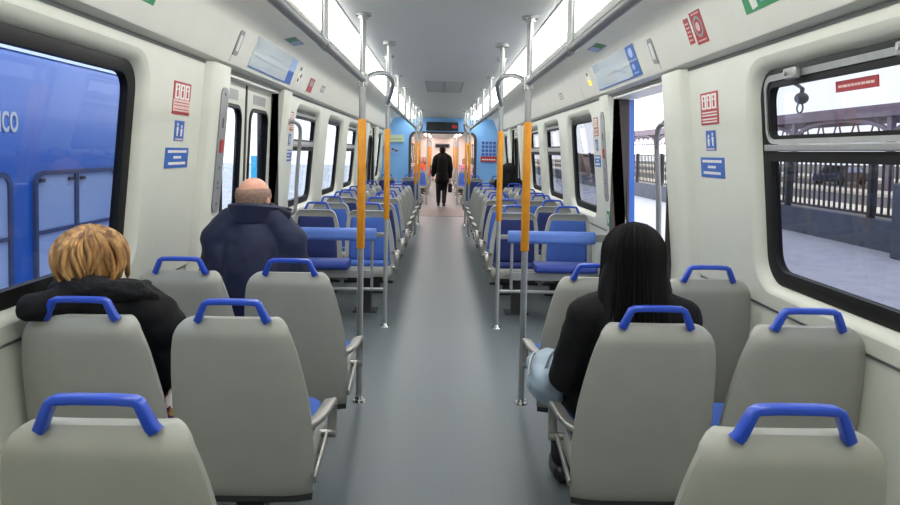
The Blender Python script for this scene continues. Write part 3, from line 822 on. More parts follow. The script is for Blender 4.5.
def stickers(side, ys, where, faded):
    y0, y1, scale = ys[0], ys[1], (ys[1] - ys[0]) / 0.235
    W_ = y1 - y0
    t, c = plate('prohibition_sticker', 'red and white three-pictogram sticker, topmost one ' + where, 'sticker', onwall, side, rect(y0, y1, 1.668, 1.835), 'red_print', 'pictogram stickers')
    n = 3
    for k in range(n):
        a = y0 + W_ * (0.08 + 0.29 * k)
        mark(t, c, 'pictogram_panel', onwall, side, [rect(a, a + W_ * 0.25, 1.748, 1.824)], 'white_print')
        mark(t, c, 'pictogram', onwall, side, [circ(a + W_ * 0.125, 1.806, 0.010, 8, W_ / 0.235), rect(a + W_ * 0.08, a + W_ * 0.17, 1.757, 1.792)], 'red_print', 0.0052, 0.004)
    if faded: mark(t, c, 'faded_area', onwall, side, [rect(y0 + 0.004, y1 - 0.004, 1.684, 1.745)], 'faded_print', 0.0036)
    mark(t, c, 'lettering', onwall, side, textlines(y0 + W_ * .08, y1 - W_ * .08, (1.727, 1.712, 1.693, 1.678), 0.0045 if faded else 0.007, 3), 'red_print' if faded else 'white_print', 0.0046, 0.003)
    ym = (y0 + y1) / 2
    t, c = plate('priority_sticker', 'small blue sticker with white figures, middle one ' + where, 'sticker', onwall, side, rect(ym - W_ * 0.27, ym + W_ * 0.27, 1.532, 1.637), 'blue_print', 'figure stickers')
    mark(t, c, 'pictogram', onwall, side, [circ(ym - W_ * .12, 1.617, 0.009, 8, W_ / 0.235), [(ym - W_ * .17, 1.604), (ym - W_ * .07, 1.604), (ym - W_ * .10, 1.557), (ym - W_ * .16, 1.557)],
                                           circ(ym + W_ * .11, 1.607, 0.009, 8, W_ / 0.235), [(ym + W_ * .06, 1.595), (ym + W_ * .17, 1.595), (ym + W_ * .15, 1.557), (ym + W_ * .07, 1.557)]], 'white_print')
    mark(t, c, 'caption_bar', onwall, side, [rect(ym - W_ * .22, ym + W_ * .22, 1.537, 1.545)], 'faded_print')
    t, c = plate('notice_sticker', 'wide blue sticker with white lettering, lowest one ' + where, 'sticker', onwall, side, rect(y0 - W_ * 0.18, y1 + W_ * 0.16, 1.392, 1.497), 'blue_print', 'lettered blue stickers')
    mark(t, c, 'lettering', onwall, side, textlines(y0 - W_ * .05, y1 + W_ * .05, (1.470,), 0.014, 5) + textlines(ym - W_ * .22, ym + W_ * .22, (1.441,), 0.013, 6) + textlines(y0 + W_ * .02, y1 - W_ * .0, (1.409,), 0.014, 7), 'white_print')
stickers(-1, (3.65, 3.89), 'between left window and doorway', True)
stickers(1, (3.625, 3.865), 'between right window and doorway', False)
stickers(-1, (6.40, 6.58), 'beyond the left doorway', True)
stickers(1, (6.42, 6.60), 'beyond the right doorway', False)

for s, ya, lab in ((-1, 4.345, 'long perforated metal control strip on the near post of left doorway'), (1, 6.04, 'long metal control strip on the far post of right doorway')):
    fn = lambda sd, off: (lambda y, z: (sd * (wx(z) - 0.042 - off), y, z))
    t, c = plate('door_control_strip', lab, 'control strip', fn, s, rrect(ya - 0.065, ya + 0.065, 1.11, 1.86, 0.05, 5), 'satin_grey', 'door control strips', 0.008)
    mark(t, c, 'screw_row', fn, s, [circ(ya, z, 0.009) for z in (1.16, 1.26, 1.29, 1.38, 1.82)], 'dark_print', 0.0095, 0.007)
    mark(t, c, 'door_button', fn, s, [rrect(ya - .03, ya + .03, 1.47, 1.55, .015, 3)], 'red_print', 0.014, 0.007)
    mark(t, c, 'slot', fn, s, [rect(ya - .012, ya + .012, 1.62, 1.68)], 'dark_print', 0.0095, 0.007)
fn = lambda sd, off: (lambda y, z: (sd * (wx(z) - 0.042 - off), y, z))
t, c = plate('green_label', 'small green label low on the far post of right doorway', 'sticker', fn, 1, rect(5.98, 6.08, 0.90, 1.03), 'green_print')
mark(t, c, 'pictogram', fn, 1, [rect(6.01, 6.05, 0.93, 1.0)], 'white_print')

# vertical grab rails on the posts
t = thing('door_grab_rail', 'curved grey grab rail on the far post of left doorway', 'grab rail', (-1.36, 6.2, 0), group='door grab rails')
mb = MB(); mb.tube(smoothpath([(0.03, 0.02, 1.735), (0.07, 0.03, 1.735), (0.10, 0.10, 1.70), (0.10, 0.14, 1.62), (0.085, 0.15, 1.45), (0.07, 0.15, 1.2), (0.06, 0.15, 0.98), (0.02, 0.15, 0.93), (-0.02, 0.15, 0.93)], 5), 0.017, 12); mb.build('rail', 'satin_grey', t)
mb = MB(); mb.tube([(0.0, 0.02, 1.735), (0.035, 0.02, 1.735)], 0.03, 14); mb.build('mount', 'satin_grey', t)
t = thing('door_grab_rail', 'curved grab rail on the near post of the open right doorway', 'grab rail', (1.36, 4.45, 0), group='door grab rails')
mb = MB(); mb.tube(smoothpath([(0.0, -0.03, 1.70), (0.0, 0.05, 1.70), (0.0, 0.14, 1.67), (0.012, 0.20, 1.58), (0.025, 0.21, 1.42), (0.04, 0.21, 1.2), (0.05, 0.21, 0.95), (0.05, 0.10, 0.90), (0.05, -0.03, 0.90)], 5), 0.018, 12); mb.build('rail', 'satin_grey', t)
mb = MB(); mb.tube([(0.0, -0.045, 1.70), (0.0, -0.02, 1.70)], 0.03, 14); mb.build('mount', 'satin_grey', t)

# route maps on the cove above the doors
for s in (-1, 1):
    a0, a1 = 4.675, 5.935
    t, c = plate('route_map', 'wide pale route map panel above the %s doorway' % S[s], 'map', oncove, s, rect(a0, a1, 2.03, 2.225), 'map_paper', 'route maps', 0.006)
    if s > 0:
        blocks = [rect(a0 + 0.0, a0 + 0.20, 2.132, 2.225), rect(a0 + 0.0, a0 + 0.20, 2.03, 2.126)]
        mark(t, c, 'blue_block', oncove, s, blocks, 'blue_print', 0.0072, 0.005)
        mark(t, c, 'emblem', oncove, s, [circ(a0 + 0.10, 2.178, 0.03, 12, 1.6), circ(a0 + 0.13, 2.09, 0.02, 10, 1.6), rect(a0 + 0.05, a0 + 0.16, 2.045, 2.055)], 'pale_blue_print', 0.0082, 0.006)
        lines = [[(5.15, 2.16), (5.80, 2.20), (5.80, 2.197), (5.15, 2.156)], rect(5.0, 5.6, 2.105, 2.109), [(5.05, 2.08), (5.35, 2.13), (5.35, 2.125), (5.05, 2.075)], rect(5.75, 5.88, 2.17, 2.21), rect(5.3, 5.75, 2.06, 2.064)]
    else:
        blocks = [rect(a1 - 0.20, a1, 2.03, 2.126), rect(a1 - 0.20, a1, 2.132, 2.225)]
        mark(t, c, 'blue_block', oncove, s, blocks[:1], 'blue_print', 0.0072, 0.005); mark(t, c, 'pale_blue_block', oncove, s, blocks[1:], 'pale_blue_print', 0.0072, 0.005)
        lines = [rect(4.85, 5.6, 2.10, 2.105), rect(5.1, 5.6, 2.15, 2.154), [(4.8, 2.06), (5.3, 2.08), (5.3, 2.076), (4.8, 2.056)]]
    mark(t, c, 'route_line', oncove, s, lines, 'map_line', 0.0072, 0.005)
    mark(t, c, 'border', oncove, s, [rect(a0, a1, 2.028, 2.036)], 'blue_print', 0.0076, 0.005)

# cove-mounted small things
for s in (-1, 1):
    yy = 4.345
    t, c = plate('intercom_plate', 'narrow white plate with grey frame on the cove at near edge of the %s map' % S[s], 'plate', oncove, s, rrect(yy - .045, yy + .045, 2.055, 2.20, .02, 3), 'satin_grey', 'cove plates', 0.006)
    mark(t, c, 'face', oncove, s, [rrect(yy - .025, yy + .025, 2.08, 2.175, .012, 3)], 'white_plastic', 0.008, 0.005)
    sg = thing('exit_sign', 'small green and white exit sticker on the ceiling above the %s map' % S[s], 'sign', (s * 1.12, 5.3, 2.2795), group='green stickers on ceiling edge')
    def sl(x0, x1, y0, y1, o0, o1):
        m = MB(); f = lambda x, o: 2.2795 + 0.0 if False else 0
        zc = lambda x: (2.27 + (2.287 - 2.27) * (1.155 - x) / 0.055 if x > 1.10 else 2.287 + 0.010 * (1.10 - x) / 0.08) - 2.2795
        m.prism([(s * x - s * 1.12, y, zc(x) - o0) for x, y in ((x0, y0), (x1, y0), (x1, y1), (x0, y1))], [(s * x - s * 1.12, y, zc(x) - o1) for x, y in ((x0, y0), (x1, y0), (x1, y1), (x0, y1))])
        return m
    sl(1.06, 1.14, -0.16, 0.16, 0.0, 0.004).build('plate', 'satin_grey', sg)
    sl(1.07, 1.13, -0.15, -0.03, 0.003, 0.005).build('pictogram', 'green_print', sg)
    sl(1.07, 1.13, 0.0, 0.14, 0.003, 0.005).build('lettering', 'pale_blue_print', sg)
for s, y0, y1, in ((-1, 2.72, 3.10), (1, 2.74, 3.035)):
    t, c = plate('emergency_exit_sign', 'green sign with white running pictogram high on the %s cove above the near window' % S[s], 'sign', oncove, s, rect(y0, y1, 2.097, 2.20), 'green_print', 'large green signs')
    ya = y1 - 0.09
    mark(t, c, 'pictogram', oncove, s, [[(ya - .03, 2.11), (ya + .02, 2.105), (ya + .03, 2.15), (ya + .012, 2.155), (ya + .014, 2.17), (ya, 2.178), (ya - .014, 2.17), (ya - .012, 2.155), (ya - .03, 2.15)]], 'white_print')
    mark(t, c, 'lettering', oncove, s, textlines(y0 + .03, ya - .06, (2.15, 2.12), 0.016, 4), 'pale_blue_print')
t, c = plate('warning_sticker', 'narrow red sticker left of the larger red sticker on right cove', 'sticker', oncove, 1, rect(3.665, 3.735, 2.075, 2.20), 'red_print', None)
mark(t, c, 'lettering', oncove, 1, textlines(3.678, 3.722, (2.09, 2.11, 2.13, 2.15, 2.17), 0.008, 8), 'faded_print')
t, c = plate('warning_sticker', 'larger dark red sticker with a round grey emblem on right cove', 'sticker', oncove, 1, rect(3.49, 3.635, 2.06, 2.213), 'red_print', None)
mark(t, c, 'emblem_ring', oncove, 1, [circ(3.563, 2.14, 0.05, 20, 1.1)], 'satin_grey')
mark(t, c, 'emblem', oncove, 1, [circ(3.563, 2.14, 0.036, 20, 1.1)], 'red_print', 0.0052, 0.004)
mark(t, c, 'emblem_core', oncove, 1, [circ(3.563, 2.14, 0.022, 12, 1.1)], 'faded_print', 0.0062, 0.005)
mark(t, c, 'lettering', oncove, 1, textlines(3.51, 3.615, (2.198,), 0.006, 9) + textlines(3.51, 3.615, (2.072,), 0.006, 10), 'faded_print')
t, c = plate('door_warning_light', 'small door warning panel with a lit yellow lamp at far edge of the right map', 'lamp', oncove, 1, rect(6.12, 6.28, 2.09, 2.21), 'cove_cream', None, 0.004)
mark(t, c, 'lamp', oncove, 1, [circ(6.18, 2.115, 0.022, 14, 1.3)], 'lamp_yellow', 0.010, 0.003)
mark(t, c, 'buzzer', oncove, 1, [circ(6.2, 2.185, 0.014, 10, 1.3)], 'dark_print', 0.008, 0.003)
t, c = plate('door_warning_panel', 'unlit door warning panel with dark buttons at far edge of the left map', 'panel', oncove, -1, rect(6.09, 6.30, 2.06, 2.20), 'cove_cream', None, 0.004)
mark(t, c, 'buzzer', oncove, -1, [circ(6.14, 2.18, 0.016, 10, 1.3), circ(6.16, 2.09, 0.014, 10, 1.3)], 'dark_print', 0.008, 0.003)
mark(t, c, 'lamp', oncove, -1, [circ(6.22, 2.13, 0.018, 12, 1.3)], 'satin_grey', 0.009, 0.003)
t, c = plate('warning_sticker', 'tall red sticker on the left cove past the doorway', 'sticker', oncove, -1, rect(6.66, 6.88, 2.035, 2.16), 'red_print', None)
mark(t, c, 'emblem', oncove, -1, [rect(6.70, 6.84, 2.09, 2.14)], 'satin_grey')
for s, y in ((-1, 7.3), (1, 7.6)):
    t, c = plate('small_notice', 'small grey notice on the %s cove past the doorway' % S[s], 'notice', oncove, s, rect(y, y + 0.2, 2.085, 2.15), 'satin_grey', 'small grey notices')
    mark(t, c, 'lettering', oncove, s, textlines(y + .02, y + .18, (2.10, 2.12), 0.01, 11), 'white_print')

# red sticker on the near right window
wf = lambda sd, off: (lambda y, z: (sd * (wx(z) + 0.066 - off), y, z))
t, c = plate('window_sticker', 'narrow red sticker at the top of the near right window', 'sticker', wf, 1, rect(2.40, 2.66, 1.745, 1.785), 'red_print')
mark(t, c, 'lettering', wf, 1, textlines(2.42, 2.64, (1.76,), 0.009, 12), 'faded_print')

# end-wall furniture
t = thing('destination_display', 'black destination display with red lights above the gangway opening', 'display', (-0.02, YE, 2.10))
mb = MB(); mb.box(-0.375, 0.375, -0.05, 0.0, -0.10, 0.10); mb.build('case', 'display_black', t, bevel=0.008)
mb = MB()
for i, w in enumerate((0.03, 0.02, 0.03)):
    x = 0.235 + i * 0.036
    for r_ in range(3): mb.box(x, x + w, -0.054, -0.049, -0.03 + r_ * 0.022, -0.018 + r_ * 0.022)
mb.build('lit_digits', 'led_red', t)
t = thing('wall_poster', 'blue grid poster with a red band on the end wall right of the gangway', 'poster', (1.085, YE - 0.04, 1.54))
mb = MB(); mb.box(-0.19, 0.19, -0.008, 0.04, -0.255, 0.245); mb.build('sheet', 'pale_blue_print', t)
mb = MB()
for i in range(4):
    for j in range(4): mb.box(-0.17 + 0.088 * i, -0.10 + 0.088 * i, -0.011, -0.006, -0.115 + 0.09 * j, -0.045 + 0.09 * j)
mb.build('picture_grid', 'blue_print', t)
mb = MB(); mb.box(-0.19, 0.19, -0.0115, -0.006, -0.255, -0.125); mb.build('red_band', 'red_print', t)
mb = MB(); [mb.box(-0.16 + .055 * k, -0.12 + .055 * k, -0.013, -0.010, -0.215, -0.185) for k in range(6)]; mb.build('lettering', 'white_print', t)
t = thing('wall_notice', 'pale green notice on the end wall left of the gangway', 'notice', (-1.10, YE - 0.04, 1.80))
mb = MB(); mb.box(-0.18, 0.18, -0.008, 0.04, -0.085, 0.085); mb.build('sheet', 'pale_green_paper', t)
mb = MB(); mb.box(-0.14, 0.14, -0.011, -0.006, -0.02, -0.005); mb.build('lettering', 'green_print', t)
t = thing('wall_marking', 'small dark marking under the pale notice on the end wall', 'notice', (-1.13, YE - 0.04, 1.525))
mb = MB(); mb.box(-0.09, 0.09, -0.006, 0.04, -0.06, 0.06); mb.build('sheet', 'pale_blue_print', t)
mb = MB(); mb.ell((-0.035, -0.006, 0.02), (0.04, 0.006, 0.022)); mb.ell((0.04, -0.006, -0.012), (0.045, 0.006, 0.026)); mb.build('lettering', 'dark_print', t)
for s in (-1, 1):
    t = thing('corner_lamp', 'tiny lit lamp at the top %s corner of the gangway opening' % S[s], 'lamp', (s * 0.55, YE - 0.03, 1.95), group='gangway lamps')
    mb = MB(); mb.disc((0, 0, -0.012), 0.035, 0.03); mb.build('housing', 'white_plastic', t)
    mb = MB(); mb.disc((0, 0, -0.018), 0.026, 0.006); mb.build('lens', 'light_warm', t)

# ------------------------------------------------------------------ people
def head_prims(mb, c, yaw=0.0, tilt=0.0, nod=0.0, k=1.0):
    """c = centre of the head; faces +y"""
    rot = Matrix.Rotation(yaw, 3, 'Z') @ Matrix.Rotation(nod, 3, 'X') @ Matrix.Rotation(tilt, 3, 'Y')
    c = Vector(c)
    P = lambda x, y, z: c + rot @ Vector((x * k, y * k, z * k))
    mb.ell(P(0, -0.008, 0.028), (0.076 * k, 0.096 * k, 0.088 * k), rot)
    mb.ell(P(0, 0.030, -0.040), (0.058 * k, 0.062 * k, 0.068 * k), rot)
    mb.ell(P(0, 0.062, -0.088), (0.026 * k, 0.024 * k, 0.022 * k), rot)        # chin
    mb.cone(P(0, 0.086, 0.018), 0.010 * k, P(0, 0.106, -0.022), 0.015 * k)      # nose
    mb.cone(P(-0.045, 0.072, 0.030), 0.013 * k, P(0.045, 0.072, 0.030), 0.013 * k)  # brow
    mb.cone(P(-0.02, 0.084, -0.053), 0.009 * k, P(0.02, 0.084, -0.053), 0.009 * k)  # upper lip
    mb.cone(P(-0.016, 0.082, -0.066), 0.009 * k, P(0.016, 0.082, -0.066), 0.009 * k)
    for s in (-1, 1):
        mb.ell(P(s * 0.042, 0.068, -0.02), (0.022 * k, 0.02 * k, 0.02 * k), rot)  # cheek
        er = rot @ Matrix.Rotation(s * 0.35, 3, 'Z')
        mb.ell(P(s * 0.080, -0.008, -0.008), (0.010 * k, 0.020 * k, 0.033 * k), er)  # ear
    return P, rot
def eyes(P, rot, parent, k=1.0):
    mb = MB()
    for s in (-1, 1): mb.ell(P(s * 0.031, 0.0745, 0.008), (0.0125 * k, 0.010 * k, 0.0075 * k), rot, 12)
    o = mb.build('eyes', 'eye_white', parent)
    mb = MB()
    for s in (-1, 1): mb.ell(P(s * 0.031, 0.0825, 0.008), (0.0055 * k, 0.003 * k, 0.0055 * k), rot, 10)
    mb.build('iris', 'display_black', o)
    mb = MB(); mb.ell(P(0, 0.0905, -0.0545), (0.021 * k, 0.006 * k, 0.0045 * k), rot, 12); mb.ell(P(0, 0.0885, -0.0635), (0.018 * k, 0.006 * k, 0.005 * k), rot, 12)
    mb.build('lips', 'lip_red', parent)
def hand_prims(mb, wrist, fwd, down, s, curl=0.5, k=1.0):
    """palm, four bent fingers of unequal length, thumb from the side of the palm"""
    w = Vector(wrist); f = Vector(fwd).normalized(); d = Vector(down); d = (d - f * d.dot(f)).normalized(); side = f.cross(d) * s
    for q in (-0.022, -0.007, 0.008, 0.022):
        mb.cone(w + side * q * 0.7, 0.016 * k, w + f * 0.085 * k + side * q * 1.35 * k, 0.0125 * k)
    for q, L in ((-0.030, 0.068), (-0.010, 0.080), (0.011, 0.075), (0.031, 0.058)):
        p = w + f * 0.088 * k + side * q * k; pts = [p]; ang = 0.15
        for seg, fr in enumerate((0.45, 0.32, 0.23)):
            ang += curl * (0.55 + 0.25 * seg); p = p + (f * math.cos(ang) + d * math.sin(ang)) * L * fr * k; pts.append(p)
        mb.chain(pts, [0.0098 * k, 0.009 * k, 0.0082 * k, 0.007 * k])
    p0 = w + f * 0.022 * k - side * 0.026 * k; p1 = p0 + (f * 0.62 - side * 0.55 + d * 0.35).normalized() * 0.042 * k; p2 = p1 + (f * 0.9 + d * 0.45).normalized() * 0.034 * k
    mb.chain([p0, p1, p2], [0.014 * k, 0.0108 * k, 0.0085 * k])

def seated_limbs(mb_body, mb_trouser, mb_shoes, hip, lean, spread=0.11, shift=0.0, seat_front=0.42):
    hx, hy, hz = hip
    for s in (-1, 1):
        H = (hx + s * 0.09, hy, hz); K = (hx + s * spread + shift, hy + 0.43, hz + 0.02); A = (hx + s * spread + shift, hy + 0.47, 0.10)
        mb_body.chain([H, K, A], [0.078, 0.052, 0.036]); mb_body.cone(A, 0.036, (A[0], A[1] + 0.15, 0.045), 0.032)
        mb_trouser.cone(H, 0.092, (K[0], K[1], K[2]), 0.068); mb_trouser.cone(K, 0.068, (A[0], A[1], 0.12), 0.055)
        mb_shoe = mb_shoes[0 if s < 0 else 1]
        mb_shoe.cone((A[0], A[1] - 0.02, 0.05), 0.046, (A[0], A[1] + 0.17, 0.04), 0.036)
        mb_shoe.ell((A[0], A[1] + 0.07, 0.03), (0.046, 0.145, 0.028))
    mb_trouser.ell((hx, hy - 0.01, hz + 0.01), (0.175, 0.13, 0.105)); mb_body.ell((hx, hy, hz + 0.02), (0.155, 0.11, 0.10))

def strands(name, m, parent, crown, n, fn, r, seed, seg=7, flat=0.7):
    """locks of hair following fn(t, a, rnd) -> point"""
    rnd = random.Random(seed); mb = MB()
    for i in range(n):
        a = 2 * PI * (i + rnd.random()) / n; j = rnd.random(); pts = [fn(t / seg, a, j, rnd) for t in range(seg + 1)]
        sc = [0.55 + 0.45 * math.sin(PI * min(1, 0.25 + 0.75 * t / seg)) for t in range(seg + 1)]
        sc[-1] = 0.25
        mb.tube(smoothpath(pts, 2), r * rnd.uniform(0.75, 1.25), 6, scales=[sc[min(k // 2, seg)] for k in range(2 * seg + 1)], flat=flat)
    return mb.build(name, m, parent, angle=70)

# --- blonde woman, left window seat of the second row
def blonde():
    t = thing('person', 'blonde person in a black fur-collared coat in the left window seat', 'person', (-1.20, 2.70, 0))
    ox, oy = -1.20, 2.70
    L = lambda x, y, z: (x - ox, y - oy, z)
    b, tr, sh, co = MB(), MB(), (MB(), MB()), MB()
    seated_limbs(b, tr, sh, L(-1.19, 2.76, 0.56), 0)
    hc = L(-1.300, 2.655, 1.085)
    P, rot = head_prims(b, hc, yaw=0.25, nod=-0.12)
    b.chain([L(-1.285, 2.64, 1.02), L(-1.25, 2.62, 0.93)], [0.05, 0.058])
    b.chain([L(-1.19, 2.74, 0.58), L(-1.205, 2.68, 0.74), L(-1.225, 2.64, 0.88)], [0.13, 0.13, 0.12])
    arms = {1: [L(-1.06, 2.63, 0.885), L(-0.995, 2.66, 0.66), L(-1.07, 2.92, 0.655)], -1: [L(-1.335, 2.54, 0.94), L(-1.368, 2.37, 0.962), L(-1.35, 2.66, 0.90)]}
    for s, a in arms.items():
        b.chain(a, [0.045, 0.038, 0.028])
        f = Vector(a[2]) - Vector(a[1]); hand_prims(b, Vector(a[2]) + f.normalized() * 0.02, f, (0, 0, -1), s, 0.6)
        co.chain([a[0], a[1], tuple(Vector(a[2]) * 0.94 + Vector(a[1]) * 0.06)], [0.075, 0.066 if s > 0 else 0.046, 0.05 if s > 0 else 0.042])
    co.chain([L(-1.19, 2.75, 0.56), L(-1.20, 2.69, 0.74), L(-1.215, 2.65, 0.87)], [0.165, 0.160, 0.150])
    co.chain([L(-1.33, 2.60, 0.91), L(-1.25, 2.62, 0.945), L(-1.14, 2.63, 0.94), L(-1.05, 2.64, 0.885)], [0.075, 0.08, 0.08, 0.08])
    co.cone(L(-1.10, 2.62, 0.90), 0.085, L(-1.02, 2.64, 0.83), 0.085)
    fused('body', b, 'skin', t, 0.009, 3)
    eyes(P, rot, t, 1.0)
    fused('trousers', tr, 'trousers_dark', t, 0.014, 6); [fused('shoe', q_, 'shoe_black', t, 0.012, 4) for q_ in sh]
    fused('coat', co, 'coat_black', t, 0.013, 5, 0.008, 9)
    # thick hood lying round the neck
    cb = MB(); ring = []
    for k in range(25):
        q = k / 24; a = PI * (0.98 + 1.04 * q)
        ring.append(L(-1.255 + 0.155 * math.cos(a), 2.650 + 0.110 * math.sin(a), 0.985 + 0.010 * math.sin(a * 3)))
    cb.chain(ring, [0.024 + 0.022 * math.sin(PI * k / 24) ** 0.6 for k in range(25)])
    cb.chain([L(-1.36, 2.56, 0.985), L(-1.25, 2.525, 0.998), L(-1.10, 2.56, 0.985), L(-1.045, 2.60, 0.955)], [0.030, 0.038, 0.036, 0.022])
    fused('fur_collar', cb, 'fur_black', t, 0.010, 3, 0.008, 22)
    # wavy bob
    hm = MB(); hm.ell((hc[0], hc[1] - 0.040, hc[2] + 0.012), (0.094, 0.092, 0.098)); hm.ell((hc[0], hc[1] - 0.005, hc[2] + 0.068), (0.078, 0.092, 0.05)); hm.ell((hc[0], hc[1] - 0.030, hc[2] - 0.035), (0.100, 0.075, 0.060))
    base = fused('hair', hm, 'hair_blond', t, 0.012, 4)
    def fn(q, a, j, rnd):
        ca, sa = math.cos(a), math.sin(a)
        ph = q * (2.0 + 0.5 * j)
        rr = 0.116 * min(1.0, math.sin(min(ph, PI / 2)) ** 1.15) * (0.93 + 0.14 * j)
        if ph > 1.75: rr *= 1.0 - 0.28 * (ph - 1.75) * (1 if sa < 0.2 else 0)
        rx, ry = rr * 1.03, rr * (0.80 if sa > 0.55 else 1.0)
        z = hc[2] + 0.013 + 0.099 * math.cos(min(ph, 1.6)) - max(0, ph - 1.5) * 0.098
        wob = 0.019 * math.sin(q * 8.5 + math.floor(a * 3.2) * 1.9 + j * 0.8) * q
        if sa > 0.5 and z < hc[2] + 0.02: z = hc[2] + 0.02 + (z - hc[2] - 0.02) * 0.15
        return (hc[0] + rx * ca + wob * sa, hc[1] - 0.02 + ry * sa - wob * ca, z + 0.006 * math.sin(a * 5))
    strands('hair_locks', 'hair_blond', base, hc, 120, fn, 0.0125, 5)
blonde()
t = thing('floral_bag', 'floral patterned cloth bag beside the blonde person on the seat', 'bag', (-0.985, 2.68, 0.462))
mb = MB(); mb.ell((0, 0, 0.075), (0.052, 0.11, 0.09)); mb.ell((0, 0.0, 0.045), (0.056, 0.12, 0.05)); fused('pouch', mb, 'floral', t, 0.01, 4, 0.004, 14)
mb = MB(); mb.tube(smoothpath([(0.02, -0.07, 0.13), (0.035, -0.05, 0.165), (0.035, 0.05, 0.165), (0.02, 0.07, 0.13)], 5), 0.007, 8); mb.build('strap', 'floral', t)

# --- balding man in a navy coat
def bald():
    ox, oy = -0.99, 3.80
    t = thing('person', 'balding person in a navy coat with raised collar seated beyond the left seats', 'person', (ox, oy, 0))
    L = lambda x, y, z: (x - ox, y - oy, z)
    b, tr, sh, co = MB(), MB(), (MB(), MB()), MB()
    seated_limbs(b, tr, sh, L(-0.985, 3.80, 0.56), 0)
    hc = L(-0.992, 3.765, 1.225)
    P, rot = head_prims(b, hc, yaw=-0.25, nod=-0.10, k=1.07)
    b.chain([L(-0.975, 3.75, 1.15), L(-0.98, 3.745, 1.05)], [0.058, 0.066])
    b.chain([L(-0.985, 3.79, 0.58), L(-0.985, 3.76, 0.78), L(-0.985, 3.74, 0.98)], [0.14, 0.145, 0.13])
    arms = {1: [L(-0.80, 3.74, 1.015), L(-0.74, 3.80, 0.76), L(-0.86, 4.02, 0.68)], -1: [L(-1.17, 3.74, 1.01), L(-1.225, 3.80, 0.76), L(-1.11, 4.02, 0.68)]}
    for s, a in arms.items():
        b.chain(a, [0.05, 0.042, 0.03])
        f = Vector(a[2]) - Vector(a[1]); hand_prims(b, Vector(a[2]) + f.normalized() * 0.02, f, (0, 0, -1), s, 0.6, 1.06)
        co.chain([a[0], a[1], tuple(Vector(a[2]) * 0.94 + Vector(a[1]) * 0.06)], [0.082, 0.078, 0.056])
    co.chain([L(-0.985, 3.79, 0.54), L(-0.985, 3.76, 0.76), L(-0.985, 3.745, 0.95), L(-0.98, 3.745, 1.04)], [0.185, 0.19, 0.17, 0.135])
    for s in (-1, 1): co.chain([L(-0.985 + s * 0.035, 3.735, 1.165), L(-0.985 + s * 0.120, 3.735, 1.112), L(-0.985 + s * 0.192, 3.74, 1.022), L(-0.985 + s * 0.10, 3.76, 0.78)], [0.072, 0.085, 0.09, 0.13])
    fused('body', b, 'skin', t, 0.009, 3)
    eyes(P, rot, t, 1.07)
    fused('trousers', tr, 'trousers_dark', t, 0.014, 6); [fused('shoe', q_, 'shoe_black', t, 0.012, 4) for q_ in sh]
    fused('coat', co, 'coat_navy', t, 0.013, 6, 0.007, 7)
    # stand-up collar, its right end folded out
    mb = MB(); low, top = [], []
    N = 26
    for k in range(N + 1):
        a = PI * (0.93 + 1.20 * k / N); q = k / N
        low.append(L(-0.99 + 0.105 * math.cos(a), 3.755 + 0.095 * math.sin(a), 1.15))
        ex = 0.035 * max(0, q - 0.7) / 0.3
        top.append(L(-0.988 + (0.112 + ex * 2.2) * math.cos(a), 3.75 + (0.106) * math.sin(a), 1.212 - 0.020 * max(0, q - 0.5) * 2 + 0.014 * math.sin(PI * q)))
    A = mb.ring(low); T1 = mb.ring(top)
    T2 = mb.ring([(p[0] * 1.0 + 0.022 * math.cos(PI * (0.93 + 1.20 * k / N)), p[1] + 0.022 * math.sin(PI * (0.93 + 1.20 * k / N)), p[2] - 0.01) for k, p in enumerate(top)])
    B2 = mb.ring([(p[0] + 0.020 * math.cos(PI * (0.93 + 1.20 * k / N)), p[1] + 0.020 * math.sin(PI * (0.93 + 1.20 * k / N)), p[2] - 0.03) for k, p in enumerate(low)])
    for k in range(N):
        for U, V in ((A, T1), (T1, T2), (T2, B2), (B2, A)): mb.face([U[k], U[k + 1], V[k + 1], V[k]])
    mb.face([A[0], T1[0], T2[0], B2[0]]); mb.face([A[N], T1[N], T2[N], B2[N]])
    mb.build('collar', 'coat_navy', t, bevel=0.004)
    # flap of the collar standing out to the right
    mb = MB(); mb.prism([L(-0.90, 3.70, 1.222), L(-0.785, 3.70, 1.172), L(-0.80, 3.69, 1.11), L(-0.91, 3.68, 1.12)], [L(-0.90, 3.735, 1.227), L(-0.785, 3.73, 1.177), L(-0.80, 3.725, 1.105), L(-0.91, 3.735, 1.115)])
    mb.build('collar_flap', 'collar_dark', t, bevel=0.006)
    # cropped hair round back and sides, leaving the crown bare
    mb = MB(); us = 22; rows = [(-0.055, .98), (-0.03, 1.0), (0.0, 1.0), (0.025, 1.0), (0.048, 1.0)]
    rg = []
    for dz, kx in rows:
        r_ = []
        for k in range(us + 1):
            a = PI * (1.0 - 0.08) + PI * 1.16 * k / us
            zz = dz + 0.014 * abs(math.cos(a)) ; h = max(0.15, 1 - ((zz - 0.028) / 0.093) ** 2) ** 0.5
            h2 = max(h, 0.80 if zz < 0 else h)
            r_.append(P(0.081 * h2 * math.cos(a), -0.008 + 0.1005 * h2 * math.sin(a), zz))
        rg.append(mb.ring(r_))
    for i in range(len(rg) - 1):
        for k in range(us): mb.face([rg[i][k], rg[i][k + 1], rg[i + 1][k + 1], rg[i + 1][k]])
    o = mb.build('hair', 'hair_grey', t, angle=70, recalc=True)
    so = o.modifiers.new('thick', 'SOLIDIFY'); so.thickness = 0.005; so.offset = 0
bald()

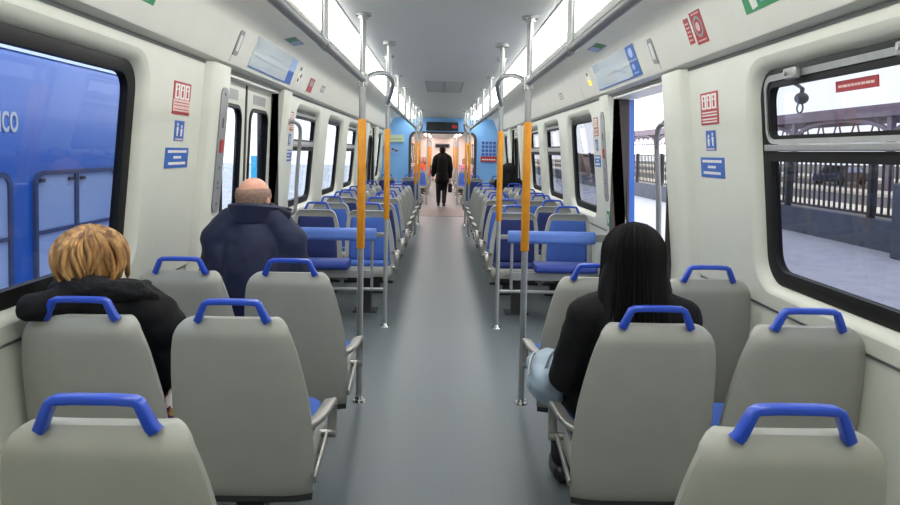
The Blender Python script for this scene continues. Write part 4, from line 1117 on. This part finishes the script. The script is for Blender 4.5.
# --- woman with long black hair, right aisle seat
def dark_woman():
    ox, oy = 0.70, 2.72
    t = thing('person', 'person with long straight black hair and black coat in the right aisle seat', 'person', (ox, oy, 0))
    L = lambda x, y, z: (x - ox, y - oy, z)
    b, tr, sh, co = MB(), MB(), (MB(), MB()), MB()
    seated_limbs(b, tr, sh, L(0.68, 2.76, 0.56), 0, 0.12)
    hc = L(0.708, 2.69, 1.115)
    P, rot = head_prims(b, hc, yaw=0.12, nod=-0.15)
    b.chain([L(0.705, 2.67, 1.04), L(0.70, 2.65, 0.95)], [0.05, 0.058])
    b.chain([L(0.68, 2.75, 0.58), L(0.69, 2.70, 0.74), L(0.695, 2.665, 0.88)], [0.13, 0.128, 0.12])
    arms = {1: [L(0.885, 2.66, 0.895), L(0.95, 2.70, 0.66), L(0.80, 2.93, 0.64)], -1: [L(0.535, 2.66, 0.89), L(0.475, 2.70, 0.66), L(0.53, 2.92, 0.66)]}
    for s, a in arms.items():
        b.chain(a, [0.045, 0.038, 0.028])
        f = Vector(a[2]) - Vector(a[1]); hand_prims(b, Vector(a[2]) + f.normalized() * 0.02, f, (0, 0, -1), s, 0.7)
        co.chain([a[0], a[1], tuple(Vector(a[2]) * 0.94 + Vector(a[1]) * 0.06)], [0.078, 0.072, 0.05])
    co.chain([L(0.68, 2.75, 0.52), L(0.685, 2.70, 0.72), L(0.695, 2.665, 0.87), L(0.70, 2.66, 0.95)], [0.175, 0.165, 0.150, 0.085])
    co.chain([L(0.535, 2.66, 0.895), L(0.66, 2.66, 0.93), L(0.76, 2.66, 0.94), L(0.895, 2.66, 0.895)], [0.078, 0.085, 0.085, 0.078])
    for s in (-1, 1): co.cone(L(0.68 + s * 0.09, 2.78, 0.555), 0.115, L(0.68 + s * 0.11, 3.0, 0.565), 0.095)
    fused('body', b, 'skin', t, 0.009, 3); eyes(P, rot, t, 1.0)
    fused('trousers', tr, 'trousers_dark', t, 0.014, 6); [fused('shoe', q_, 'shoe_black', t, 0.012, 4) for q_ in sh]
    fused('coat', co, 'coat_black', t, 0.013, 5, 0.006, 8)
    hm = MB(); hm.ell((hc[0], hc[1] - 0.045, hc[2] + 0.018), (0.108, 0.098, 0.104)); hm.ell((hc[0], hc[1] - 0.005, hc[2] + 0.07), (0.085, 0.095, 0.055))
    hm.chain([(hc[0], hc[1] - 0.045, hc[2] + 0.0), (hc[0], hc[1] - 0.075, hc[2] - 0.12), (hc[0], hc[1] - 0.105, hc[2] - 0.25)], [0.108, 0.085, 0.05])
    for s in (-1, 1): hm.chain([(hc[0] + s * 0.055, hc[1] - 0.05, hc[2] + 0.0), (hc[0] + s * 0.08, hc[1] - 0.05, hc[2] - 0.11), (hc[0] + s * 0.10, hc[1] - 0.095, hc[2] - 0.24)], [0.058, 0.060, 0.035])
    base = fused('hair', hm, 'hair_black', t, 0.012, 5)
    def fn(q, a, j, rnd):
        a2 = PI + (a % (2 * PI)) / (2 * PI) * PI * 1.0 if True else a
        a2 = PI * 0.92 + (a / (2 * PI)) % 1.0 * PI * 1.16
        ca, sa = math.cos(a2), math.sin(a2)
        if q < 0.42:
            ph = q / 0.42 * 1.62; rr = math.sin(ph)
            return (hc[0] + 0.110 * rr * ca, hc[1] - 0.018 + 0.122 * rr * sa, hc[2] + 0.02 + 0.109 * math.cos(ph))
        k = (q - 0.42) / 0.58; drop = 0.30 + 0.07 * j
        return (hc[0] + (0.110 + 0.045 * k * k) * ca * (1 - 0.06 * k * j), hc[1] - 0.018 + (0.122 + 0.02 * k) * sa - 0.03 * k * (0.4 - sa * 0.6), hc[2] + 0.015 - drop * k)
    strands('hair_locks', 'hair_black', base, hc, 130, fn, 0.0095, 9, seg=9, flat=0.6)
    # a long lock lying over the right shoulder
    mb = MB()
    for i in range(7):
        o = i * 0.006
        mb.tube(smoothpath([(hc[0] + 0.10, hc[1] - 0.05 + o, hc[2] - 0.10), (hc[0] + 0.145 + o, hc[1] - 0.075, hc[2] - 0.165), (hc[0] + 0.205 + o, hc[1] - 0.085 + o, hc[2] - 0.235), (hc[0] + 0.262 + o * 0.8, hc[1] - 0.06, hc[2] - 0.34), (hc[0] + 0.275 + o * 0.8, hc[1] - 0.04, hc[2] - 0.45)], 4), 0.007, 6)
    mb.build('shoulder_lock', 'hair_black', base, angle=70)
dark_woman()
t = thing('handbag', 'soft pale grey-blue handbag on the lap of the black-haired person', 'bag', (0.435, 2.90, 0.52))
mb = MB(); mb.ell((0, 0.0, 0.05), (0.09, 0.15, 0.085)); mb.ell((0.01, 0.03, 0.11), (0.075, 0.13, 0.06)); mb.chain([(-0.03, -0.1, 0.08), (-0.02, 0.10, 0.09)], [0.055, 0.06])
fused('pouch', mb, 'bag_pale', t, 0.01, 4, 0.008, 11)
mb = MB(); mb.tube(smoothpath([(-0.03, -0.10, 0.125), (0.0, -0.06, 0.175), (0.04, 0.02, 0.18), (0.05, 0.09, 0.14)], 5), 0.008, 8, flat=0.5); mb.build('strap', 'bag_pale', t)
mb = MB(); mb.tube(smoothpath([(-0.085, -0.05, 0.09), (-0.075, 0.0, 0.125), (-0.055, 0.06, 0.145), (-0.03, 0.12, 0.13)], 4), 0.004, 6); mb.build('zip', 'steel', t)

# --- hooded passenger near the far doorway, right
def simple_seated(x, y, face, label, hair_m, coat_m, hood=False, hz=0.56, top=1.325):
    t = thing('person', label, 'person', (x, y, 0), 0 if face > 0 else PI)
    b, tr, sh, co = MB(), MB(), (MB(), MB()), MB()
    seated_limbs(b, tr, sh, (0, 0.34, hz), 0)
    hc = (0, 0.30, top - 0.125)
    P, rot = head_prims(b, hc, nod=-0.06)
    b.chain([(0, 0.29, hc[2] - 0.07), (0, 0.28, hc[2] - 0.17)], [0.052, 0.06])
    b.chain([(0, 0.33, hz + 0.02), (0, 0.29, 0.78), (0, 0.275, hc[2] - 0.25)], [0.135, 0.14, 0.13])
    zs = hc[2] - 0.215
    for s in (-1, 1):
        a = [(s * 0.18, 0.28, zs), (s * 0.235, 0.33, zs - 0.26), (s * 0.12, 0.56, hz + 0.12)]
        b.chain(a, [0.048, 0.04, 0.029]); f = Vector(a[2]) - Vector(a[1])
        hand_prims(b, Vector(a[2]) + f.normalized() * 0.02, f, (0, 0, -1), s, 0.6)
        co.chain([a[0], a[1], tuple(Vector(a[2]) * 0.94 + Vector(a[1]) * 0.06)], [0.08, 0.074, 0.052])
    co.chain([(0, 0.33, hz - 0.01), (0, 0.30, 0.76), (0, 0.28, zs)], [0.17, 0.17, 0.15]); co.cone((-0.17, 0.28, zs + 0.005), 0.078, (0.17, 0.28, zs + 0.005), 0.078)
    fused('body', b, 'skin_tan', t, 0.011, 3); eyes(P, rot, t)
    fused('trousers', tr, 'trousers_dark', t, 0.016, 5); [fused('shoe', q_, 'shoe_black', t, 0.014, 4) for q_ in sh]
    if hood:
        hb = MB(); hb.ell((0, 0.285, hc[2] + 0.01), (0.142, 0.138, 0.128)); hb.chain([(0, 0.27, hc[2] - 0.05), (0, 0.27, zs + 0.03)], [0.125, 0.15]); hb.chain([(-0.15, 0.275, zs), (0, 0.27, zs + 0.06), (0.15, 0.275, zs)], [0.095, 0.11, 0.095])
        fused('hood', hb, coat_m, t, 0.014, 5)
        hb = MB(); hb.chain([(-0.02, 0.36, hc[2] + 0.085), (0.02, 0.36, hc[2] + 0.085)], [0.03, 0.03]); fused('hair', hb, hair_m, t, 0.012, 2)
    else:
        hb = MB(); hb.ell((0, 0.275, hc[2] + 0.035), (0.087, 0.103, 0.092)); hb.ell((0, 0.25, hc[2] - 0.04), (0.085, 0.075, 0.09)); fused('hair', hb, hair_m, t, 0.012, 4)
    fused('coat', co, coat_m, t, 0.015, 5, 0.005, 8)
    return t
simple_seated(1.135, 12.06, 1, 'person in a dark hooded jacket facing away near the far right doorway', 'hair_black', 'coat_black', True)
simple_seated(-0.74, 26.0, -1, 'auburn-haired person in an orange jacket seated in the next car', 'hair_auburn', 'jacket_orange', top=1.30)
simple_seated(-0.706, 28.5, -1, 'dark-haired person in a maroon jacket seated deepest in the next car', 'hair_black', 'jacket_maroon', top=1.29)
simple_seated(0.80, 26.0, -1, 'dark-haired person in a pink jacket seated on the right of the next car', 'hair_black', 'jacket_pink', top=1.29)

# --- walking figure in black
def walker():
    t = thing('person', 'person in a long black coat walking away down the aisle past the gangway', 'person', (0.0, 19.75, 0))
    b, tr, shs, co = MB(), MB(), (MB(), MB()), MB()
    legs = {-1: [(-0.085, 0.0, 0.86), (-0.095, 0.06, 0.47), (-0.09, 0.14, 0.09)], 1: [(0.085, 0.0, 0.86), (0.075, 0.05, 0.46), (0.06, -0.14, 0.11)]}
    for s, l in legs.items():
        b.chain(l, [0.08, 0.052, 0.037]); tr.chain([l[0], l[1], (l[2][0], l[2][1], l[2][2] + 0.03)], [0.098, 0.074, 0.060])
        fy = l[2][1]; tz = 0.04
        sh = shs[0 if s < 0 else 1]; sh.cone((l[2][0], fy - 0.02, 0.05 if s < 0 else 0.07), 0.045, (l[2][0], fy + 0.17, 0.037), 0.036); sh.ell((l[2][0], fy + 0.07, 0.032 if s < 0 else 0.045), (0.047, 0.14, 0.03))
    b.chain([(0, 0, 0.92), (0, 0, 1.14), (0, 0, 1.32)], [0.135, 0.13, 0.13]); b.cone((0, 0.0, 1.36), 0.06, (0, 0.01, 1.46), 0.055)
    tr.ell((0, 0, 0.90), (0.16, 0.12, 0.12))
    hc = (0.0, 0.015, 1.545); P, rot = head_prims(b, hc, nod=-0.05)
    arms = {-1: [(-0.18, 0, 1.32), (-0.235, -0.03, 1.09), (-0.25, 0.06, 0.84)], 1: [(0.18, 0, 1.32), (0.23, 0.0, 1.08), (0.225, 0.03, 0.80)]}
    for s, a in arms.items():
        b.chain(a, [0.05, 0.042, 0.03]); f = Vector(a[2]) - Vector(a[1])
        hand_prims(b, Vector(a[2]) + f.normalized() * 0.02, f, (-s, 0, 0), s, 1.05 if s > 0 else 0.5)
        co.chain([a[0], a[1], tuple(Vector(a[2]) * 0.9 + Vector(a[1]) * 0.1)], [0.085, 0.07, 0.055])
    co.chain([(0, 0, 0.78), (0, 0, 1.0), (0, 0, 1.18), (0, 0, 1.32)], [0.175, 0.165, 0.175, 0.155]); co.chain([(-0.175, 0, 1.34), (-0.06, 0, 1.42), (0.06, 0, 1.42), (0.175, 0, 1.34)], [0.075, 0.075, 0.075, 0.075])
    co.cone((-0.06, 0, 0.72), 0.14, (0.06, 0, 0.72), 0.14); co.chain([(0, 0, 1.40), (0, 0.0, 1.46)], [0.085, 0.07])
    fused('body', b, 'skin_tan', t, 0.010, 3); eyes(P, rot, t)
    fused('trousers', tr, 'trousers_dark', t, 0.014, 5); [fused('shoe', q_, 'shoe_black', t, 0.012, 3) for q_ in shs]; fused('coat', co, 'coat_black', t, 0.014, 5, 0.006, 7)
    hb = MB(); hb.ell((0, -0.008, hc[2] + 0.035), (0.086, 0.103, 0.09)); hb.ell((0, -0.035, hc[2] - 0.02), (0.08, 0.07, 0.07)); fused('hair', hb, 'hair_black', t, 0.012, 3)
walker()
t = thing('briefcase', 'black bag hanging from the right hand of the walking person', 'bag', (0.222, 19.80, 0.40))
mb = MB(); mb.box(-0.055, 0.055, -0.18, 0.18, 0.0, 0.245); mb.build('body', 'bag_black', t, bevel=0.025, seg=3)
mb = MB(); mb.tube(smoothpath([(0, -0.07, 0.24), (0, -0.055, 0.30), (0, 0.055, 0.30), (0, 0.07, 0.24)], 4), 0.009, 8); mb.build('handle', 'bag_black', t)

# ------------------------------------------------------------------ outside
mb = MB(); mb.box(-40, -1.6, -25, 90, -1.3, -1.2); struct(mb.build('ground_track', 'track_gravel'))
mb = MB(); mb.box(-30, -1.8, 7.2, 80, -1.2, -0.15); struct(mb.build('ground_quay', 'quay_pale'))
# neighbouring blue train
t = thing('neighbour_train', 'blue train standing on the next track outside the left windows', 'train', (-2.9, 6.0, -1.2))
mb = MB(); prof = [(0.35, 0.0), (0.35, 0.3), (0.0, 0.35), (0.0, 3.28), (-0.03, 3.31)]
prof += [(-2.75, 3.31), (-2.8, 0.35), (-2.8, 0.0)]
prof = [(-0.3, 0.25), (0.0, 0.35), (0.0, 3.28), (-0.03, 3.33), (-2.8, 3.33), (-2.83, 0.35), (-2.5, 0.25)]
ya, yb_ = -12.0, 3.3
mb.prism([(x, ya, z) for x, z in prof], [(x, yb_, z) for x, z in prof]); mb.build('car_body', 'train_blue', t)
mb = MB(); rp = [(-0.02, 3.335)] + [(-1.415 + 1.39 * math.cos(a), 3.34 + 0.42 * math.sin(a)) for a in [PI * k / 14 for k in range(15)]]
mb.prism([(x, ya, z) for x, z in rp], [(x, yb_ - 0.02, z) for x, z in rp]); mb.build('roof', 'train_roof', t)
mb = MB(); mb.box(-2.6, -0.2, ya + 1, yb_ - 1, 0.0, 0.3); mb.build('underframe', 'black_rubber', t)
def twin(y0, y1, z0, z1):
    m = MB(); A = rrect(y0, y1, z0, z1, 0.10, 5); Bq = rrect(y0 + .035, y1 - .035, z0 + .035, z1 - .035, 0.07, 5)
    l = [m.ring([(o, p[0], p[1]) for p in lp]) for lp, o in ((A, 0.0), (A, 0.025), (Bq, 0.025), (Bq, 0.0))]
    for k in range(4): m.bridge(l[k], l[(k + 1) % 4])
    ym = y0 + (y1 - y0) * 0.46; zm = z0 + (z1 - z0) * 0.50
    m.box(0.0, 0.022, ym - 0.025, ym + 0.025, z0 + .03, z1 - .03); m.box(0.0, 0.020, y0 + .03, y1 - .03, zm - 0.014, zm + 0.014)
    w = m.build('window_frame', 'train_frame', t)
    m = MB(); m.prism([(0.001, p[0], p[1]) for p in Bq], [(0.008, p[0], p[1]) for p in Bq]); m.build('pane', 'train_pane', w)
    m = MB()
    for yy in (y0 + 0.09, ym - 0.09, ym + 0.09): m.box(0.006, 0.03, yy - 0.03, yy + 0.03, z1 - 0.085, z1 - 0.06)
    m.build('latch', 'dark_print', w)
for k in range(-3, 1): twin(-0.90 + 1.55 * k, 0.38 + 1.55 * k, 1.62, 2.515)
# light blue door with a bright cyan panel
pn = thing('information_panel', 'bright cyan panel on a post outside the left doorway', 'panel', (-4.0, 15.6, -0.15))
mb = MB(); mb.box(-0.06, 0.06, -0.30, 0.30, 0.95, 1.50); mb.build('panel', 'train_cyan', pn, bevel=0.01)
mb = MB(); mb.box(-0.04, 0.04, -0.04, 0.04, 0.0, 0.96); mb.build('post', 'fence_dark', pn)
# white lettering on the side
cu = bpy.data.curves.new('txt', 'FONT'); cu.body = 'ICO'; cu.size = 0.185; cu.extrude = 0.003; cu.space_character = 1.12; cu.offset = 0.004
to = bpy.data.objects.new('txt', cu); COL.objects.link(to); bpy.context.view_layer.update()
me = bpy.data.meshes.new_from_object(to.evaluated_get(bpy.context.evaluated_depsgraph_get())); bpy.data.objects.remove(to)
wmax = max(v.co.x for v in me.vertices)
for v in me.vertices: v.co.x = (v.co.x - wmax) * 0.62
me.transform(Matrix(((0, 0, 1, 0), (1, 0, 0, 0), (0, 1, 0, 0), (0, 0, 0, 1)))); me.name = 'lettering'; me.materials.clear(); me.materials.append(MATS['white_print'])
lo = link('lettering', me, t); lo.location = (0.004, 4.93 - 6.0, 1.585 + 1.2)

# platform, parapet, fence
mb = MB(); mb.box(1.72, 7.35, -25, 80, -1.2, -0.02); struct(mb.build('ground_platform', 'platform_paving'))
mb = MB(); mb.box(7.35, 7.55, -25, 80, -1.2, 0.49); struct(mb.build('wall_parapet', 'parapet_grey'))
t = thing('platform_fence', 'dark barred metal fence on the low wall along the platform', 'fence', (7.45, 0, 0.49))
mb = MB(); y = -4.0
while y < 44.0:
    mb.box(-0.016, 0.016, y - 0.016, y + 0.016, 0.06, 1.06); y += 0.185
o = mb.build('bars', 'fence_dark', t); o['kind'] = 'stuff'
for z in (0.07, 1.04):
    mb = MB(); mb.box(-0.022, 0.022, -4.0, 44.0, z - 0.02, z + 0.02); mb.build('rail', 'fence_dark', t)
for k in range(16):
    mb = MB(); yy = -2.6 + 3.0 * k; mb.box(-0.05, 0.05, yy - 0.05, yy + 0.05, 0.0, 1.10); mb.build('post', 'fence_dark', t)
tag(MB().box(6.95, 7.25, 10.72, 11.05, -0.02, 1.15).build('platform_bin', 'parapet_grey', bevel=0.03), 'dark square bin standing on the platform against the low wall', 'bin')
# street and far side
mb = MB(); mb.box(7.55, 140, -60, 240, -1.2, -0.35); struct(mb.build('ground_street', 'asphalt'))
for x0, x1, h, nm in ((14.5, 16.2, -0.25, 'near'), (22, 24.5, -0.2, 'middle'), (34, 39, -0.1, 'far')):
    mb = MB(); mb.box(x0, x1, -60, 240, -0.36, h); struct(mb.build('pavement_' + nm, 'kerb_sunlit'))
# long station canopy beyond the street
t = thing('station_canopy', 'long mauve station canopy with arched brackets beyond the street', 'canopy', (25.0, 45.0, -0.2))
mb = MB(); mb.box(-0.3, 5.0, -40, 60, 4.15, 4.85); mb.build('roof', 'canopy_mauve', t, bevel=0.03)
for k in range(9):
    y = -38 + 11 * k
    mb = MB(); mb.box(-0.15, 0.15, y - 0.2, y + 0.2, 0, 4.2); mb.build('post', 'canopy_mauve', t)
    mb = MB()
    arc = [(0, y + 0.1 + 5.3 - 5.3 * math.cos(a), 3.1 + 1.0 * math.sin(a)) for a in [PI * q / 12 for q in range(13)]]
    mb.sweep(arc, rrect(-0.12, 0.12, -0.12, 0.12, 0.02, 1), up=(1, 0, 0))
    mb.sweep([(0, y, 3.05), (0, y + 11, 3.05)], rrect(-0.07, 0.07, -0.07, 0.07, 0.02, 1), up=(1, 0, 0))
    for q in range(1, 11): mb.tube([(0, y + q, 3.1), (0, y + q + (0.5 if q % 2 else -0.5), 4.2)], 0.06, 6)
    mb.build('lattice_bracket', 'canopy_mauve', t)
# lamp on the platform
t = thing('platform_lamp', 'dark lamp hanging from a bracket arm outside the right window', 'lamp', (6.0, 13.35, -0.02))
mb = MB(); mb.tube([(0, 0, 0), (0, 0, 3.1)], 0.05, 12); mb.disc((0, 0, 0), 0.12, 0.04); mb.build('post', 'fence_dark', t)
mb = MB(); mb.tube(smoothpath([(0, 0, 2.92), (0, -0.5, 2.90), (0, -1.0, 2.80), (0, -1.3, 2.68)], 4), 0.03, 10); mb.tube([(0, 0, 2.55), (0, -0.55, 2.88)], 0.02, 8); mb.build('arm', 'fence_dark', t)
mb = MB(); mb.ell((0, -1.26, 2.53), (0.11, 0.13, 0.10)); mb.tube([(0, -1.28, 2.70), (0, -1.26, 2.56)], 0.035, 10); mb.build('lamp_head', 'fence_dark', t)
mb = MB(); mb.tube([(0, -1.22 + 0.1 * math.cos(a), 2.37 + 0.085 * math.sin(a)) for a in [2 * PI * q / 16 for q in range(16)]], 0.016, 6, closed=True); mb.build('guard_ring', 'fence_dark', t)
# parked car
t = thing('parked_car', 'dark parked car beyond the fence across the street', 'car', (29.0, 52.0, -0.35), 0.5)
mb = MB(); pr = [(-2.1, 0.25), (-2.1, 0.75), (-1.3, 0.88), (-0.7, 1.38), (0.9, 1.42), (1.6, 0.95), (2.1, 0.85), (2.1, 0.25)]
mb.prism([(x, -0.85, z) for x, z in pr], [(x, 0.85, z) for x, z in pr]); mb.build('body', 'dark_car', t, bevel=0.06, seg=3)
mb = MB()
for s in (-1, 1):
    q = [(-0.95, 0.92), (-0.6, 1.3), (0.82, 1.34), (1.3, 0.95)]
    mb.prism([(x, s * 0.845, z) for x, z in q], [(x, s * 0.856, z) for x, z in q])
mb.build('side_glass', 'train_pane', t)
for x in (-1.3, 1.3):
    for s in (-1, 1):
        mb = MB(); mb.tube([(x, s * 0.72, 0.31), (x, s * 0.9, 0.31)], 0.31, 18); mb.build('wheel', 'black_rubber', t)

# ------------------------------------------------------------------ light and camera
w = bpy.data.worlds.new('World'); scene.world = w; w.use_nodes = True
nt = w.node_tree; bg = nt.nodes['Background']; bg.inputs['Strength'].default_value = 3.2
tc = nt.nodes.new('ShaderNodeTexCoord'); sx = nt.nodes.new('ShaderNodeSeparateXYZ'); cr = nt.nodes.new('ShaderNodeValToRGB')
cr.color_ramp.elements[0].position = 0.45; cr.color_ramp.elements[0].color = (0.93, 0.94, 0.96, 1)
cr.color_ramp.elements[1].position = 0.9; cr.color_ramp.elements[1].color = (0.84, 0.90, 1.0, 1)
mp = nt.nodes.new('ShaderNodeMapRange'); mp.inputs['From Min'].default_value = -1; mp.inputs['From Max'].default_value = 1
nt.links.new(tc.outputs['Generated'], sx.inputs[0]); nt.links.new(sx.outputs['Z'], mp.inputs['Value']); nt.links.new(mp.outputs[0], cr.inputs['Fac']); nt.links.new(cr.outputs['Color'], bg.inputs['Color'])

PITCH, ROLL, YAW = R(3.0), R(1.05), R(0.6)
f = Vector((math.sin(YAW) * math.cos(PITCH), math.cos(YAW) * math.cos(PITCH), -math.sin(PITCH)))
r = f.cross(Vector((0, 0, 1))).normalized(); u = r.cross(f)
c_, s_ = math.cos(ROLL), math.sin(ROLL)
r2 = r * c_ + u * s_; u2 = -r * s_ + u * c_
cam = bpy.data.cameras.new('Camera'); co = bpy.data.objects.new('Camera', cam); COL.objects.link(co)
M3 = Matrix((r2, u2, -f)).transposed(); co.matrix_world = Matrix.Translation((-0.015, 0.0, 1.5)) @ M3.to_4x4()
cam.sensor_width = 36.0; cam.lens = 720.0 / 900.0 * 36.0; cam.shift_x = 0.00127; cam.shift_y = -0.0696; cam.clip_start = 0.05; cam.clip_end = 500
scene.camera = co
scene.view_settings.view_transform = 'Standard'; scene.view_settings.look = 'None'; scene.view_settings.gamma = 1.0
scene.view_settings.exposure = -0.12; scene.view_settings.use_curve_mapping = False
scene.cycles.use_denoising = True
scene.cycles.max_bounces = 10; scene.cycles.diffuse_bounces = 6; scene.cycles.transparent_max_bounces = 16
scene.cycles.sample_clamp_indirect = 6.0
